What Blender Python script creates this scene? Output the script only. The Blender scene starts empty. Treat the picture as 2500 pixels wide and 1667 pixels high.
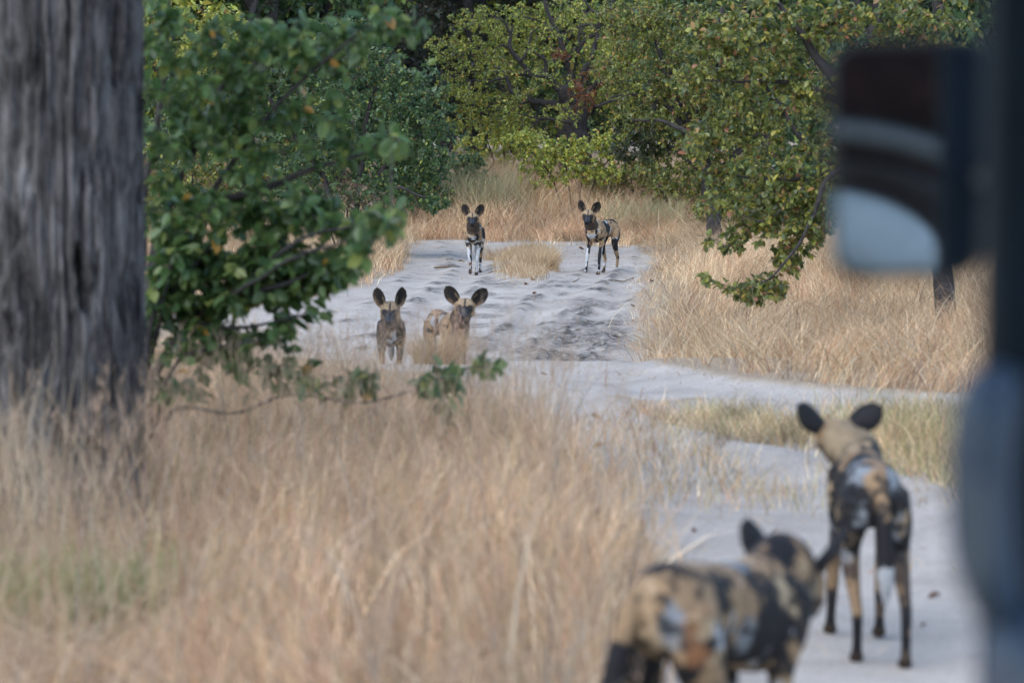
import bpy, bmesh, math, random
import numpy as np
from mathutils import Vector, Matrix

S = bpy.context.scene
COL = S.collection
R = math.radians

# ------------------------------------------------------------------ camera
CAM_Z, PITCH = 1.77, R(4.04)
cam_d = bpy.data.cameras.new('camera')
cam = bpy.data.objects.new('camera', cam_d)
COL.objects.link(cam)
cam.location = (0, 0, CAM_Z)
cam.rotation_euler = (math.pi / 2 - PITCH, 0, 0)
cam_d.lens, cam_d.sensor_width = 100.0, 36.0
cam_d.clip_start, cam_d.clip_end = 0.05, 3000
cam_d.dof.use_dof = True
cam_d.dof.focus_distance = 38.5
cam_d.dof.aperture_fstop = 2.8
S.camera = cam

# ------------------------------------------------------------------ sky, soft sun, exposure
SUN_EL, SUN_AZ = R(48), R(215)          # azimuth clockwise from +Y
world = bpy.data.worlds.new('World')
S.world = world
world.use_nodes = True
wn = world.node_tree
wn.nodes.clear()
sky = wn.nodes.new('ShaderNodeTexSky')
sky.sky_type = 'NISHITA'
sky.sun_disc = False
sky.sun_elevation, sky.sun_rotation = SUN_EL, SUN_AZ
sky.air_density, sky.dust_density, sky.ozone_density = 1.0, 0.8, 1.2
bg = wn.nodes.new('ShaderNodeBackground')
bg.inputs['Strength'].default_value = 0.15
wo = wn.nodes.new('ShaderNodeOutputWorld')
wn.links.new(sky.outputs[0], bg.inputs['Color'])
wn.links.new(bg.outputs[0], wo.inputs['Surface'])
sun_d = bpy.data.lights.new('sun', 'SUN')
sun_d.energy, sun_d.angle, sun_d.color = 0.9, R(60), (1.0, 0.96, 0.90)
sun = bpy.data.objects.new('sun', sun_d)
COL.objects.link(sun)
_sd = Vector((math.sin(SUN_AZ) * math.cos(SUN_EL), math.cos(SUN_AZ) * math.cos(SUN_EL), math.sin(SUN_EL)))
sun.rotation_euler = _sd.to_track_quat('Z', 'Y').to_euler()
sun.location = _sd * 60
S.view_settings.view_transform = 'Standard'
S.view_settings.look = 'None'
S.view_settings.gamma = 1
S.view_settings.exposure = 1.15
S.cycles.max_bounces = 6
S.cycles.diffuse_bounces = 3
S.cycles.glossy_bounces = 3
S.cycles.transmission_bounces = 3
S.cycles.use_denoising = True
S.cycles.sample_clamp_indirect = 6

# ------------------------------------------------------------------ helpers
FPX = 2500 * 100 / 36.0
def at(px, py, Y):
    """world point at distance Y along the road for a direction measured on the photo (2500 wide)"""
    xc, yc = (px - 1250) / FPX, (833.5 - py) / FPX
    d = Vector((xc, math.cos(PITCH) + yc * math.sin(PITCH), -math.sin(PITCH) + yc * math.cos(PITCH)))
    return Vector((0, 0, CAM_Z)) + d * (Y / d.y)

def tag(o, label=None, cat=None, group=None, kind=None):
    if label: o['label'] = label
    if cat: o['category'] = cat
    if group: o['group'] = group
    if kind: o['kind'] = kind
    return o

def link(name, data, parent=None, mat=None):
    o = bpy.data.objects.new(name, data)
    COL.objects.link(o)
    if parent is not None: o.parent = parent
    if mat is not None and data is not None: data.materials.append(mat)
    return o

def empty(name, loc=(0, 0, 0), rz=0.0):
    o = link(name, None)
    o.location = loc
    o.rotation_euler = (0, 0, rz)
    o.empty_display_size = 0.2
    return o

def np_mesh(name, V, quads=None, tris=None, col=None, smooth=True):
    me = bpy.data.meshes.new(name)
    V = np.asarray(V, np.float32).reshape(-1, 3)
    quads = np.zeros((0, 4), np.int32) if quads is None else np.asarray(quads, np.int32).reshape(-1, 4)
    tris = np.zeros((0, 3), np.int32) if tris is None else np.asarray(tris, np.int32).reshape(-1, 3)
    nq, nt = len(quads), len(tris)
    me.vertices.add(len(V)); me.vertices.foreach_set('co', V.ravel())
    me.loops.add(nq * 4 + nt * 3)
    me.loops.foreach_set('vertex_index', np.concatenate([quads.ravel(), tris.ravel()]).astype(np.int32))
    me.polygons.add(nq + nt)
    st = np.concatenate([np.arange(nq) * 4, nq * 4 + np.arange(nt) * 3]).astype(np.int32)
    me.polygons.foreach_set('loop_start', st)
    if smooth:
        me.polygons.foreach_set('use_smooth', np.ones(nq + nt, bool))
    me.update(calc_edges=True)
    if col is not None:
        set_col(me, col)
    return me

def set_col(me, col):
    a = me.color_attributes.new('Col', 'FLOAT_COLOR', 'POINT')
    c = np.ones((len(me.vertices), 4), np.float32)
    c[:, :3] = col
    a.data.foreach_set('color', c.ravel())

def _hash(ix, iy, iz, seed):
    h = (ix.astype(np.int64) * 374761393 + iy.astype(np.int64) * 668265263 + iz.astype(np.int64) * 2147483647 + seed * 974711) & 0xffffffff
    h = ((h ^ (h >> 13)) * 1274126177) & 0xffffffff
    h = ((h ^ (h >> 16)) * 2246822519) & 0xffffffff
    return ((h ^ (h >> 15)) & 0xffffff) / float(0xffffff)

def vnoise(P, seed=0):
    P = np.asarray(P, np.float64)
    I = np.floor(P).astype(np.int64); F = P - I
    F = F * F * (3 - 2 * F)
    out = 0
    for dx in (0, 1):
        for dy in (0, 1):
            for dz in (0, 1):
                w = (F[:, 0] if dx else 1 - F[:, 0]) * (F[:, 1] if dy else 1 - F[:, 1]) * (F[:, 2] if dz else 1 - F[:, 2])
                out = out + w * _hash(I[:, 0] + dx, I[:, 1] + dy, I[:, 2] + dz, seed)
    return out

def fbm(P, seed=0, octv=3):
    P = np.asarray(P, np.float64)
    s, a, t = 0, 1.0, 0
    for k in range(octv):
        s = s + a * vnoise(P * (2 ** k), seed + k * 17); t += a; a *= 0.5
    return s / t

def noise2(x, y, f, seed=0, octv=3):
    x = np.asarray(x, float); y = np.asarray(y, float)
    return fbm(np.stack([x.ravel() * f, y.ravel() * f, np.zeros(x.size)], 1), seed, octv).reshape(x.shape)

def sstep(a, b, x):
    t = np.clip((np.asarray(x, float) - a) / (b - a), 0, 1)
    return t * t * (3 - 2 * t)

def catmull(P, k):
    P = np.asarray(P, float)
    Q = np.vstack([2 * P[0] - P[1], P, 2 * P[-1] - P[-2]])
    out = []
    for i in range(1, len(Q) - 2):
        for j in range(k):
            t = j / k
            a, b, c, d = Q[i - 1], Q[i], Q[i + 1], Q[i + 2]
            out.append(0.5 * ((2 * b) + (c - a) * t + (2 * a - 5 * b + 4 * c - d) * t * t + (3 * b - a - 3 * c + d) * t ** 3))
    out.append(P[-1])
    return np.array(out)

def nrm(v):
    v = np.asarray(v, float)
    return v / np.maximum(np.linalg.norm(v, axis=-1, keepdims=True), 1e-9)

def tube(C, ra, rb=None, up=(0, 0, 1), n=12, cap=True):
    """loft of ellipses along C. ra across, rb along 'up'. Returns V, quads, tris"""
    C = np.asarray(C, float); m = len(C)
    ra = np.broadcast_to(np.asarray(ra, float), (m,)); rb = ra if rb is None else np.broadcast_to(np.asarray(rb, float), (m,))
    T = nrm(np.gradient(C, axis=0))
    up = np.broadcast_to(np.asarray(up, float), C.shape)
    Sd = np.cross(T, up)
    bad = np.linalg.norm(Sd, axis=1) < 0.15
    Sd[bad] = np.cross(T[bad], np.array([1.0, 0.05, 0]))
    Sd = nrm(Sd); U = nrm(np.cross(Sd, T))
    ang = np.arange(n) * 2 * math.pi / n
    V = C[:, None] + np.cos(ang)[None, :, None] * (Sd * ra[:, None])[:, None] + np.sin(ang)[None, :, None] * (U * rb[:, None])[:, None]
    V = V.reshape(-1, 3)
    i = np.arange(m - 1)[:, None] * n; j = np.arange(n)[None]; j2 = (j + 1) % n
    Q = np.stack([i + j, i + j2, i + n + j2, i + n + j], -1).reshape(-1, 4)
    Tt = np.zeros((0, 3), int)
    if cap:
        e0 = C[0] - T[0] * min(ra[0], rb[0]) * 0.5; e1 = C[-1] + T[-1] * min(ra[-1], rb[-1]) * 0.5
        V = np.vstack([V, e0, e1]); k = m * n; b = (m - 1) * n
        jj = np.arange(n); jn = (jj + 1) % n
        Tt = np.vstack([np.stack([jn, jj, np.full(n, k)], 1), np.stack([b + jj, b + jn, np.full(n, k + 1)], 1)])
    return V, Q, Tt

class Acc:
    """collects numpy pieces into one mesh"""
    def __init__(s): s.V, s.Q, s.T, s.C, s.n = [], [], [], [], 0
    def add(s, V, Q=None, T=None, col=None):
        V = np.asarray(V, float).reshape(-1, 3)
        s.V.append(V)
        if Q is not None and len(Q): s.Q.append(np.asarray(Q) + s.n)
        if T is not None and len(T): s.T.append(np.asarray(T) + s.n)
        if col is not None: s.C.append(np.broadcast_to(np.asarray(col, float), V.shape))
        s.n += len(V)
    def mesh(s, name, smooth=True):
        return np_mesh(name, np.vstack(s.V), np.vstack(s.Q) if s.Q else None, np.vstack(s.T) if s.T else None,
                       np.vstack(s.C) if s.C else None, smooth)

# ------------------------------------------------------------------ materials
def new_mat(name):
    m = bpy.data.materials.new(name); m.use_nodes = True
    return m, m.node_tree.nodes, m.node_tree.links, m.node_tree.nodes['Principled BSDF']

def attr_mat(name, rough=0.8, spec=0.3, transl=0.0, bump=None, vary=0.0, transl_tint=(1, 1, 1)):
    m, n, l, b = new_mat(name)
    a = n.new('ShaderNodeVertexColor'); a.layer_name = 'Col'
    c = a.outputs['Color']
    if vary:
        t = n.new('ShaderNodeTexNoise'); t.inputs['Scale'].default_value = bump[0] if bump else 40
        g = n.new('ShaderNodeNewGeometry'); l.new(g.outputs['Position'], t.inputs['Vector'])
        mr = n.new('ShaderNodeMapRange'); mr.inputs['To Min'].default_value = 1 - vary; mr.inputs['To Max'].default_value = 1 + vary
        l.new(t.outputs['Fac'], mr.inputs['Value'])
        mx = n.new('ShaderNodeMix'); mx.data_type = 'RGBA'; mx.blend_type = 'MULTIPLY'; mx.inputs['Factor'].default_value = 1
        l.new(c, mx.inputs['A']); l.new(mr.outputs[0], mx.inputs['B']); c = mx.outputs['Result']
    l.new(c, b.inputs['Base Color'])
    b.inputs['Roughness'].default_value = rough
    b.inputs['Specular IOR Level'].default_value = spec
    if bump:
        t = n.new('ShaderNodeTexNoise'); t.inputs['Scale'].default_value = bump[0]; t.inputs['Detail'].default_value = 4
        bp = n.new('ShaderNodeBump'); bp.inputs['Strength'].default_value = bump[1]; bp.inputs['Distance'].default_value = bump[2]
        g = n.new('ShaderNodeTexCoord'); l.new(g.outputs['Object'], t.inputs['Vector'])
        l.new(t.outputs['Fac'], bp.inputs['Height']); l.new(bp.outputs[0], b.inputs['Normal'])
    if transl:
        tr = n.new('ShaderNodeBsdfTranslucent'); mix = n.new('ShaderNodeMixShader')
        l.new(c, tr.inputs['Color'])
        mix.inputs[0].default_value = transl
        l.new(b.outputs[0], mix.inputs[1]); l.new(tr.outputs[0], mix.inputs[2])
        l.new(mix.outputs[0], n['Material Output'].inputs['Surface'])
    return m

def plain_mat(name, col, rough=0.6, metal=0.0, spec=0.5, noise=None):
    m, n, l, b = new_mat(name)
    b.inputs['Base Color'].default_value = (*col, 1)
    b.inputs['Roughness'].default_value = rough
    b.inputs['Metallic'].default_value = metal
    b.inputs['Specular IOR Level'].default_value = spec
    if noise:
        sc, lo, hi = noise
        t = n.new('ShaderNodeTexNoise'); t.inputs['Scale'].default_value = sc; t.inputs['Detail'].default_value = 5
        g = n.new('ShaderNodeTexCoord'); l.new(g.outputs['Object'], t.inputs['Vector'])
        r = n.new('ShaderNodeValToRGB')
        r.color_ramp.elements[0].position, r.color_ramp.elements[1].position = 0.3, 0.7
        r.color_ramp.elements[0].color = (*[c * lo for c in col], 1); r.color_ramp.elements[1].color = (*[min(1, c * hi) for c in col], 1)
        l.new(t.outputs['Fac'], r.inputs[0]); l.new(r.outputs[0], b.inputs['Base Color'])
    return m
# ------------------------------------------------------------------ terrain
TRK = np.array([(18.9, 1.0, 1.5), (19.6, .35, 1.45), (20.5, -.15, 1.35), (21.5, -.9, 1.2), (22.5, -1.5, 1.08), (24, -2.2, 1.05), (26, -3.2, 1.15), (28, -4.0, 1.25), (31, -4.2, 1.4),
                (33, -2.6, 1.45), (35, -1.75, 1.6), (38, -1.5, 1.85), (42, -1.6, 2.15), (46, -1.75, 2.0), (48.5, -1.9, 2.0), (50.2, -2.1, 2.1), (51.2, -2.2, 2.2)])
def seg_dist(x, y, pts):
    """distance to a polyline of (x, y, halfwidth), in units of the half width"""
    best = np.full(np.shape(x), 9.0)
    for (ax, ay, aw), (bx, by, bw) in zip(pts[:-1], pts[1:]):
        dx, dy = bx - ax, by - ay; L = dx * dx + dy * dy
        t = np.clip(((x - ax) * dx + (y - ay) * dy) / L, 0, 1)
        d = np.hypot(x - ax - t * dx, y - ay - t * dy) / (aw + (bw - aw) * t)
        best = np.minimum(best, d)
    return best
RUT_NEAR = [(1.6, -2, 1.0), (1.5, 3, 1.0), (1.42, 7, .98), (1.40, 9.3, .92), (1.45, 12, .80), (1.30, 14, .75), (.95, 15.4, .55), (.5, 17.0, .42), (.25, 18.6, .4), (.2, 20.3, .5)]
RUT_FAR = [(6.0, 16.6, .7), (4.2, 17.7, .68), (2.86, 18.6, .62), (1.8, 19.3, .6), (1.0, 20.4, .6), (.4, 22, .6)]
LEFT_FORK = [(-1.2, 30.5, 1.6), (-4, 30.5, 1.5), (-9, 32.5, 1.2), (-20, 36, 1.2)]
CROSS = [(-16, 54, .8), (-3, 50.2, .7), (-.5, 49.6, .9), (1.5, 49.2, .8), (4, 48.6, .55), (9, 49, .7), (22, 53, .8)]

FAR_RUTS = [([(-.75, 26.5, .17), (-.15, 29.5, .17), (.45, 33, .17), (.95, 36, .17), (1.4, 40, .17), (1.75, 46, .18), (2.2, 51, .2)], .05),
            ([(.25, 26.8, .16), (.70, 30, .16), (1.12, 33, .16), (1.45, 36, .15), (1.75, 40, .15)], .045),
            ([(-1.7, 27, .2), (-1.1, 31, .2), (-.75, 34.5, .2), (-.55, 38, .19), (-.65, 44, .2), (-1.0, 50, .2)], .05),
            ([(-3.2, 28.5, .2), (-1.6, 31.2, .2), (-1.15, 35, .2), (-1.05, 40, .2)], .035),
            ([(.1, 31, .12), (.35, 33.5, .12), (.85, 37, .12)], .03)]

def sand_field(x, y):
    """1 inside the sand, falling to 0 outside"""
    x = np.asarray(x, float); y = np.asarray(y, float)
    wob = (noise2(x, y, .9, 5) - .5) * .55 + (noise2(x, y, 4.5, 6, 2) - .5) * .30
    l = np.interp(y, TRK[:, 0], TRK[:, 1]); r = np.interp(y, TRK[:, 0], TRK[:, 2])
    inside = np.minimum(x - l, r - x) + wob * .7
    a = sstep(-.12, .12, inside) * (y > 18.9) * sstep(50.9, 50.3, y + wob * 2.5)
    isl = np.hypot((x - .22 - .02 * (y - 41)) / (.50 + .0 * y), (y - 40.5) / 6.2) + wob * .35
    a = a * sstep(.75, 1.05, isl)
    for p in (RUT_NEAR, RUT_FAR, LEFT_FORK, CROSS):
        a = np.maximum(a, sstep(1.15, .85, seg_dist(x, y, p) + wob * .45))
    return a

def Z(x, y, fine=True):
    x = np.asarray(x, float); y = np.asarray(y, float)
    z = .02 * (noise2(x, y, .35, 1, 2) - .5) * 2
    # the wash that crosses the track
    dip = sstep(22.5, 24.6, y) * (1 - sstep(28.0, 35.5, y))
    z = z - .47 * dip * sstep(5.0, 2.0, x) * sstep(-16, -7, x)
    z = z + .060 * (np.clip(y, 51.5, 75) - 51.5) + .09 * (np.clip(y, 145, 330) - 145)
    # banks outside the sand
    sf = sand_field(x, y)
    z = z + .05 * (1 - sf) * sstep(30, 60, 60 - np.abs(y - 30))
    # median and island stand a little higher than the ruts
    if fine:
        near = (y > 5) & (y < 53) & (np.abs(x) < 7)
        zz = np.zeros_like(z)
        if near.any():
            xa, ya, sa = x[near], y[near], sf[near]
            f = .012 * (noise2(xa, ya, 2.2, 8, 3) - .5)
            # wheel ruts along the far stretch
            for rp, dp in FAR_RUTS:
                q = seg_dist(xa, ya, rp)
                f += sa * dp * .55 * (-np.exp(-(q / .8) ** 2) + .7 * np.exp(-((q - 1.5) / .35) ** 2) * (.5 + noise2(xa, ya, 3, 15, 2)))
            for p in (RUT_NEAR, RUT_FAR):
                q = seg_dist(xa, ya, p)
                f += -.05 * np.exp(-(q / .6) ** 2) + .03 * np.exp(-((q - 1.05) / .25) ** 2)
            # churned, cloddy soil at the foot of the far slope
            ch = np.exp(-((xa - .55) / .75) ** 2) * sstep(27.2, 28.6, ya) * sstep(31.8, 30.2, ya)
            f += ch * .22 * (noise2(xa, ya, 3.6, 12, 4) - .45)
            ch2 = np.exp(-((xa - .9) / .5) ** 2) * sstep(29.5, 31, ya) * sstep(37, 33, ya)
            f += ch2 * .07 * (noise2(xa, ya, 5, 13, 3) - .5)
            f += sa * .012 * (noise2(xa, ya, 9, 14, 2) - .5)
            zz[near] = f
        z = z + zz
    return z
def gz(x, y): return float(Z(np.array([x]), np.array([y]))[0])

def axis(parts):
    out = []
    for a, b, st in parts: out.append(np.arange(a, b - 1e-6, st))
    out.append(np.array([parts[-1][1]]))
    return np.concatenate(out)
GX = axis([(-900, -300, 150), (-300, -60, 40), (-60, -14, 4), (-14, -6, .8), (-6, -3.4, .16), (-3.4, 3.4, .052), (3.4, 6, .16), (6, 14, .8), (14, 60, 4), (60, 300, 40), (300, 900, 150)])
GY = axis([(-600, -100, 100), (-100, -12, 8), (-12, 4, .8), (4, 9, .2), (9, 24, .055), (24, 36, .065), (36, 53, .10), (53, 80, .7), (80, 180, 5), (180, 1500, 120)])
XX, YY = np.meshgrid(GX, GY)
ZZ = Z(XX, YY)
SF = sand_field(XX, YY)
nx, ny = len(GX), len(GY)
GV = np.stack([XX, YY, ZZ], -1).reshape(-1, 3)
ii = (np.arange(ny - 1)[:, None] * nx + np.arange(nx - 1)[None]).ravel()
GQ = np.stack([ii, ii + 1, ii + nx + 1, ii + nx], 1)
sf_ = SF.ravel()
qs = sf_[GQ].mean(1)
lit = noise2(XX, YY, 1.3, 21, 3).ravel()
def ground_mat():
    m, n, l, b = new_mat('sand_and_litter')
    a = n.new('ShaderNodeVertexColor'); a.layer_name = 'Col'
    sep = n.new('ShaderNodeSeparateColor'); l.new(a.outputs[0], sep.inputs[0])
    tc = n.new('ShaderNodeNewGeometry')
    def noise(sc, det=4, dist=0.0):
        t = n.new('ShaderNodeTexNoise'); t.inputs['Scale'].default_value = sc; t.inputs['Detail'].default_value = det; t.inputs['Distortion'].default_value = dist
        l.new(tc.outputs['Position'], t.inputs['Vector']); return t.outputs['Fac']
    def ramp(f, stops):
        r = n.new('ShaderNodeValToRGB'); e = r.color_ramp.elements
        while len(e) < len(stops): e.new(.5)
        for q, (p, c) in zip(e, stops): q.position = p; q.color = (*c, 1)
        l.new(f, r.inputs[0]); return r.outputs[0]
    def mix(fac, A, B, mode='MIX'):
        x = n.new('ShaderNodeMix'); x.data_type = 'RGBA'; x.blend_type = mode
        if isinstance(fac, float): x.inputs['Factor'].default_value = fac
        else: l.new(fac, x.inputs['Factor'])
        l.new(A, x.inputs['A']); l.new(B, x.inputs['B']); return x.outputs['Result']
    sand = ramp(noise(2.2, 6, .4), [(.25, (.36, .325, .285)), (.5, (.45, .41, .36)), (.75, (.53, .485, .43))])
    grit = ramp(noise(55, 3), [(.30, (.62, .60, .58)), (.48, (1, 1, 1)), (.7, (1.08, 1.07, 1.05))])
    sand = mix(.75, sand, grit, 'MULTIPLY')
    # scattered bits of dead leaf and straw on the sand
    vo = n.new('ShaderNodeTexVoronoi'); vo.inputs['Scale'].default_value = 7.0; vo.inputs['Randomness'].default_value = 1
    mp = n.new('ShaderNodeMapping'); mp.inputs['Scale'].default_value = (1, 2.2, 1); l.new(tc.outputs['Position'], mp.inputs['Vector']); l.new(mp.outputs[0], vo.inputs['Vector'])
    spot = ramp(vo.outputs['Distance'], [(.05, (1, 1, 1)), (.09, (0, 0, 0))])
    bit = ramp(noise(3.1, 2), [(.56, (0, 0, 0)), (.62, (1, 1, 1))])
    sm = n.new('ShaderNodeMath'); sm.operation = 'MULTIPLY'; l.new(spot, sm.inputs[0]); l.new(bit, sm.inputs[1])
    rgb = n.new('ShaderNodeRGB'); rgb.outputs[0].default_value = (.16, .10, .07, 1)
    sand = mix(sm.outputs[0], sand, rgb.outputs[0])
    churn = ramp(noise(14, 5, .5), [(.36, (.05, .046, .042)), (.52, (.20, .185, .165)), (.68, (.40, .37, .33))])
    sand = mix(sep.outputs[1], sand, churn)
    straw = ramp(noise(30, 4, 1.5), [(.25, (.20, .15, .10)), (.5, (.38, .30, .215)), (.75, (.50, .41, .30))])
    edge = n.new('ShaderNodeMath'); edge.operation = 'ADD'
    nn = n.new('ShaderNodeMapRange'); nn.inputs['To Min'].default_value = -.35; nn.inputs['To Max'].default_value = .35; l.new(noise(9, 5, .8), nn.inputs['Value'])
    l.new(sep.outputs[0], edge.inputs[0]); l.new(nn.outputs[0], edge.inputs[1])
    er = n.new('ShaderNodeMapRange'); er.inputs['From Min'].default_value = .15; er.inputs['From Max'].default_value = .75; l.new(edge.outputs[0], er.inputs['Value'])
    c = mix(er.outputs[0], straw, sand)
    l.new(c, b.inputs['Base Color']); b.inputs['Roughness'].default_value = .95; b.inputs['Specular IOR Level'].default_value = .15
    bp = n.new('ShaderNodeBump'); bp.inputs['Strength'].default_value = .6; bp.inputs['Distance'].default_value = .012
    ad = n.new('ShaderNodeMath'); ad.operation = 'ADD'; l.new(noise(18, 6, .3), ad.inputs[0]); l.new(noise(70, 3), ad.inputs[1])
    l.new(ad.outputs[0], bp.inputs['Height']); l.new(bp.outputs[0], b.inputs['Normal'])
    return m
M_GROUND = ground_mat()
churn = (1.1 * np.exp(-((XX - .62) / .62) ** 2) * sstep(27.0, 28.2, YY) * sstep(32.5, 29.8, YY) * sstep(.28, .52, noise2(XX, YY, 1.8, 33, 3))
         + .8 * np.exp(-((XX - .95) / .35) ** 2) * sstep(29, 31, YY) * sstep(36.5, 34, YY) * sstep(.42, .62, noise2(XX, YY, 2.5, 34, 3))
         + .7 * np.exp(-((XX + .25 - .05 * (YY - 33)) / .28) ** 2) * sstep(28, 30, YY) * sstep(37.5, 36, YY) * sstep(.45, .62, noise2(XX, YY, 2.8, 35, 3))).ravel()
for rp, dp in FAR_RUTS:
    q = seg_dist(XX, YY, rp)
    churn = churn + (np.exp(-((q - 1.45) / .40) ** 2) * sstep(.50, .68, noise2(XX, YY, 3.2, 36, 3)) * 1.0).ravel()
med_ = (sstep(13, 14, YY) * sstep(19.2, 18.4, YY) * sstep(.1, .5, XX) * sstep(7, 5, XX) * (.45 + .6 * noise2(XX, YY, 1.6, 38, 3))).ravel()
isl_ = (sstep(1.3, .9, np.hypot((XX - .25) / .8, (YY - 40.5) / 7.5)) * .85).ravel()
GC = np.stack([np.maximum(sf_, np.maximum(med_, isl_)), np.clip(churn, 0, 1), lit], 1)
def sub_mesh(name, Q):
    u, inv = np.unique(Q.ravel(), return_inverse=True)
    return np_mesh(name, GV[u], inv.reshape(-1, 4), col=GC[u])
tag(link('ground', sub_mesh('ground', GQ[qs <= .5]), None, M_GROUND), 'dry brown soil with straw litter around the sand track', 'ground', kind='structure')
tag(link('sand_track', sub_mesh('sand_track', GQ[qs > .5]), None, M_GROUND), 'pale grey sand track with wheel ruts winding through the bush', 'track', kind='structure')
# ------------------------------------------------------------------ dry grass
M_GRASS = attr_mat('dry_grass', rough=.75, spec=.2, transl=.28)
RG = np.random.default_rng(11)
STRAW = [((.46, .335, .20), 5), ((.55, .42, .27), 5), ((.38, .255, .15), 3), ((.64, .54, .40), 3), ((.44, .265, .19), 1.6), ((.26, .19, .14), 1.6), ((.30, .27, .26), .8)]
STRAW_FAR = [((.44, .32, .19), 5), ((.52, .40, .25), 5), ((.36, .23, .13), 3), ((.60, .49, .33), 3), ((.36, .19, .11), 2), ((.22, .14, .08), 1)]
GREENISH = [((.34, .33, .14), 5), ((.26, .29, .10), 3), ((.46, .38, .2), 4), ((.5, .42, .25), 3)]
STRAW = [((c_[0] * 1.30, c_[1] * 1.27, c_[2] * 1.22), w_) for c_, w_ in STRAW]
STRAW_FAR = [((c_[0] * 1.22, c_[1] * 1.22, c_[2] * 1.2), w_) for c_, w_ in STRAW_FAR]
def pick(pal, n, rg=RG):
    c = np.array([p[0] for p in pal]); w = np.array([p[1] for p in pal], float)
    k = rg.choice(len(pal), n, p=w / w.sum())
    return c[k] * (0.82 + .36 * rg.random((n, 1)))

def blades(roots, h, wd, lean, pal, nseg=3, droop=.35, az=None, rg=RG, cols=None, patch=0):
    """thin tapering ribbons. roots (n,3), h (n,), wd (n,), lean (n,)"""
    n = len(roots)
    a = rg.random(n) * 2 * math.pi if az is None else az
    ld = np.stack([np.cos(a), np.sin(a), np.zeros(n)], 1)
    b = rg.random(n) * 2 * math.pi
    wdv = np.stack([np.cos(b), np.sin(b), np.zeros(n)], 1)
    kink = (rg.random((n, 1)) - .5) * .25; kd = np.stack([-ld[:, 1], ld[:, 0], np.zeros(n)], 1)
    rows = []
    ts = np.linspace(0, 1, nseg + 1)
    for t in ts:
        c = roots + ld * (lean * h)[:, None] * (t ** 1.7) + kd * kink * h[:, None] * t * t
        c[:, 2] += h * (t - droop * lean * t ** 3)
        rows.append(c)
    V = np.zeros((n, 2 * nseg + 1, 3))
    for i, t in enumerate(ts[:-1]):
        w = wd * (1 - .75 * t)
        V[:, 2 * i] = rows[i] - wdv * w[:, None] * .5
        V[:, 2 * i + 1] = rows[i] + wdv * w[:, None] * .5
    V[:, -1] = rows[-1]
    st = np.arange(n)[:, None] * (2 * nseg + 1)
    Q = np.concatenate([st + np.array([[2 * i, 2 * i + 1, 2 * i + 3, 2 * i + 2]]) for i in range(nseg - 1)], 0) if nseg > 1 else None
    T = st + np.array([[2 * nseg - 2, 2 * nseg - 1, 2 * nseg]])
    c = pick(pal, n, rg) if cols is None else cols
    if patch:
        m1 = sstep(.25, .75, noise2(roots[:, 0], roots[:, 1], patch, 91, 2)); m2 = sstep(.4, .7, noise2(roots[:, 0], roots[:, 1], patch * .45, 92, 2))
        c = c * (.60 + 1.15 * m1)[:, None] * (.72 + .56 * rg.random((n, 1)))
        c = c * (1 - m2[:, None] * np.array([[.05, .13, .13]]))
    C = np.repeat(c[:, None], 2 * nseg + 1, 1)
    return V.reshape(-1, 3), Q, T, C.reshape(-1, 3)

def plume(tips, size, col, rg=RG):
    """feathery seed heads: a few short bristles round the stem tip"""
    k = 7; n = len(tips)
    r = np.repeat(tips, k, 0).astype(float); r[:, 2] -= rg.random(n * k) * np.repeat(size, k)
    return blades(r, np.repeat(size, k) * (.35 + .4 * rg.random(n * k)), np.full(n * k, .0035), .2 + .7 * rg.random(n * k), [(col, 1)], nseg=1, rg=rg)

def combed(Pt, f=.8, sd=.9, seed=95):
    return noise2(Pt[:, 0], Pt[:, 1], f, seed, 2) * 14 + RG.normal(0, sd, len(Pt))

def scatter(n, x0, x1, y0, y1, ok, clump=.0, rg=RG, csize=.1):
    """random ground points kept with probability ok(x,y); grass gathers in tussocks"""
    if clump > 0:
        m = max(1, int(n / 26)); cx = x0 + (x1 - x0) * rg.random(m); cy = y0 + (y1 - y0) * rg.random(m)
        k = rg.integers(0, m, n)
        use = rg.random(n) < clump
        x = np.where(use, cx[k] + rg.normal(0, csize, n), x0 + (x1 - x0) * rg.random(n))
        y = np.where(use, cy[k] + rg.normal(0, csize, n), y0 + (y1 - y0) * rg.random(n))
    else:
        x = x0 + (x1 - x0) * rg.random(n); y = y0 + (y1 - y0) * rg.random(n)
    keep = rg.random(n) < ok(x, y)
    x, y = x[keep], y[keep]
    return np.stack([x, y, Z(x, y, False) - .015], 1)

def field(name, label, specs):
    acc = Acc()
    for s in specs: acc.add(*s)
    o = link(name, acc.mesh(name, smooth=False), None, M_GRASS)
    return tag(o, label, 'grass', kind='stuff')

off = lambda x, y: 1 - sand_field(x, y)
xe = lambda y: np.interp(y, [4, 7, 9.3, 12, 14, 15.5, 17, 18, 19, 20.5, 22], [.05, .12, .30, .50, .42, .22, -.05, -.35, -.8, -1.45, -2.1])
def near_ok(x, y):
    soft = sstep(.30, -.38, x - xe(y) - .25 * (noise2(x, y, 2.0, 41, 2) - .5))
    thin = 1 - .55 * sstep(15.5, 21, y)
    bare = .25 + .75 * sstep(.34, .55, noise2(x, y, 2.2, 42, 2))
    return soft * thin * bare * sstep(-.265 * y - .35, -.2 * y - .1, x)
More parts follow.
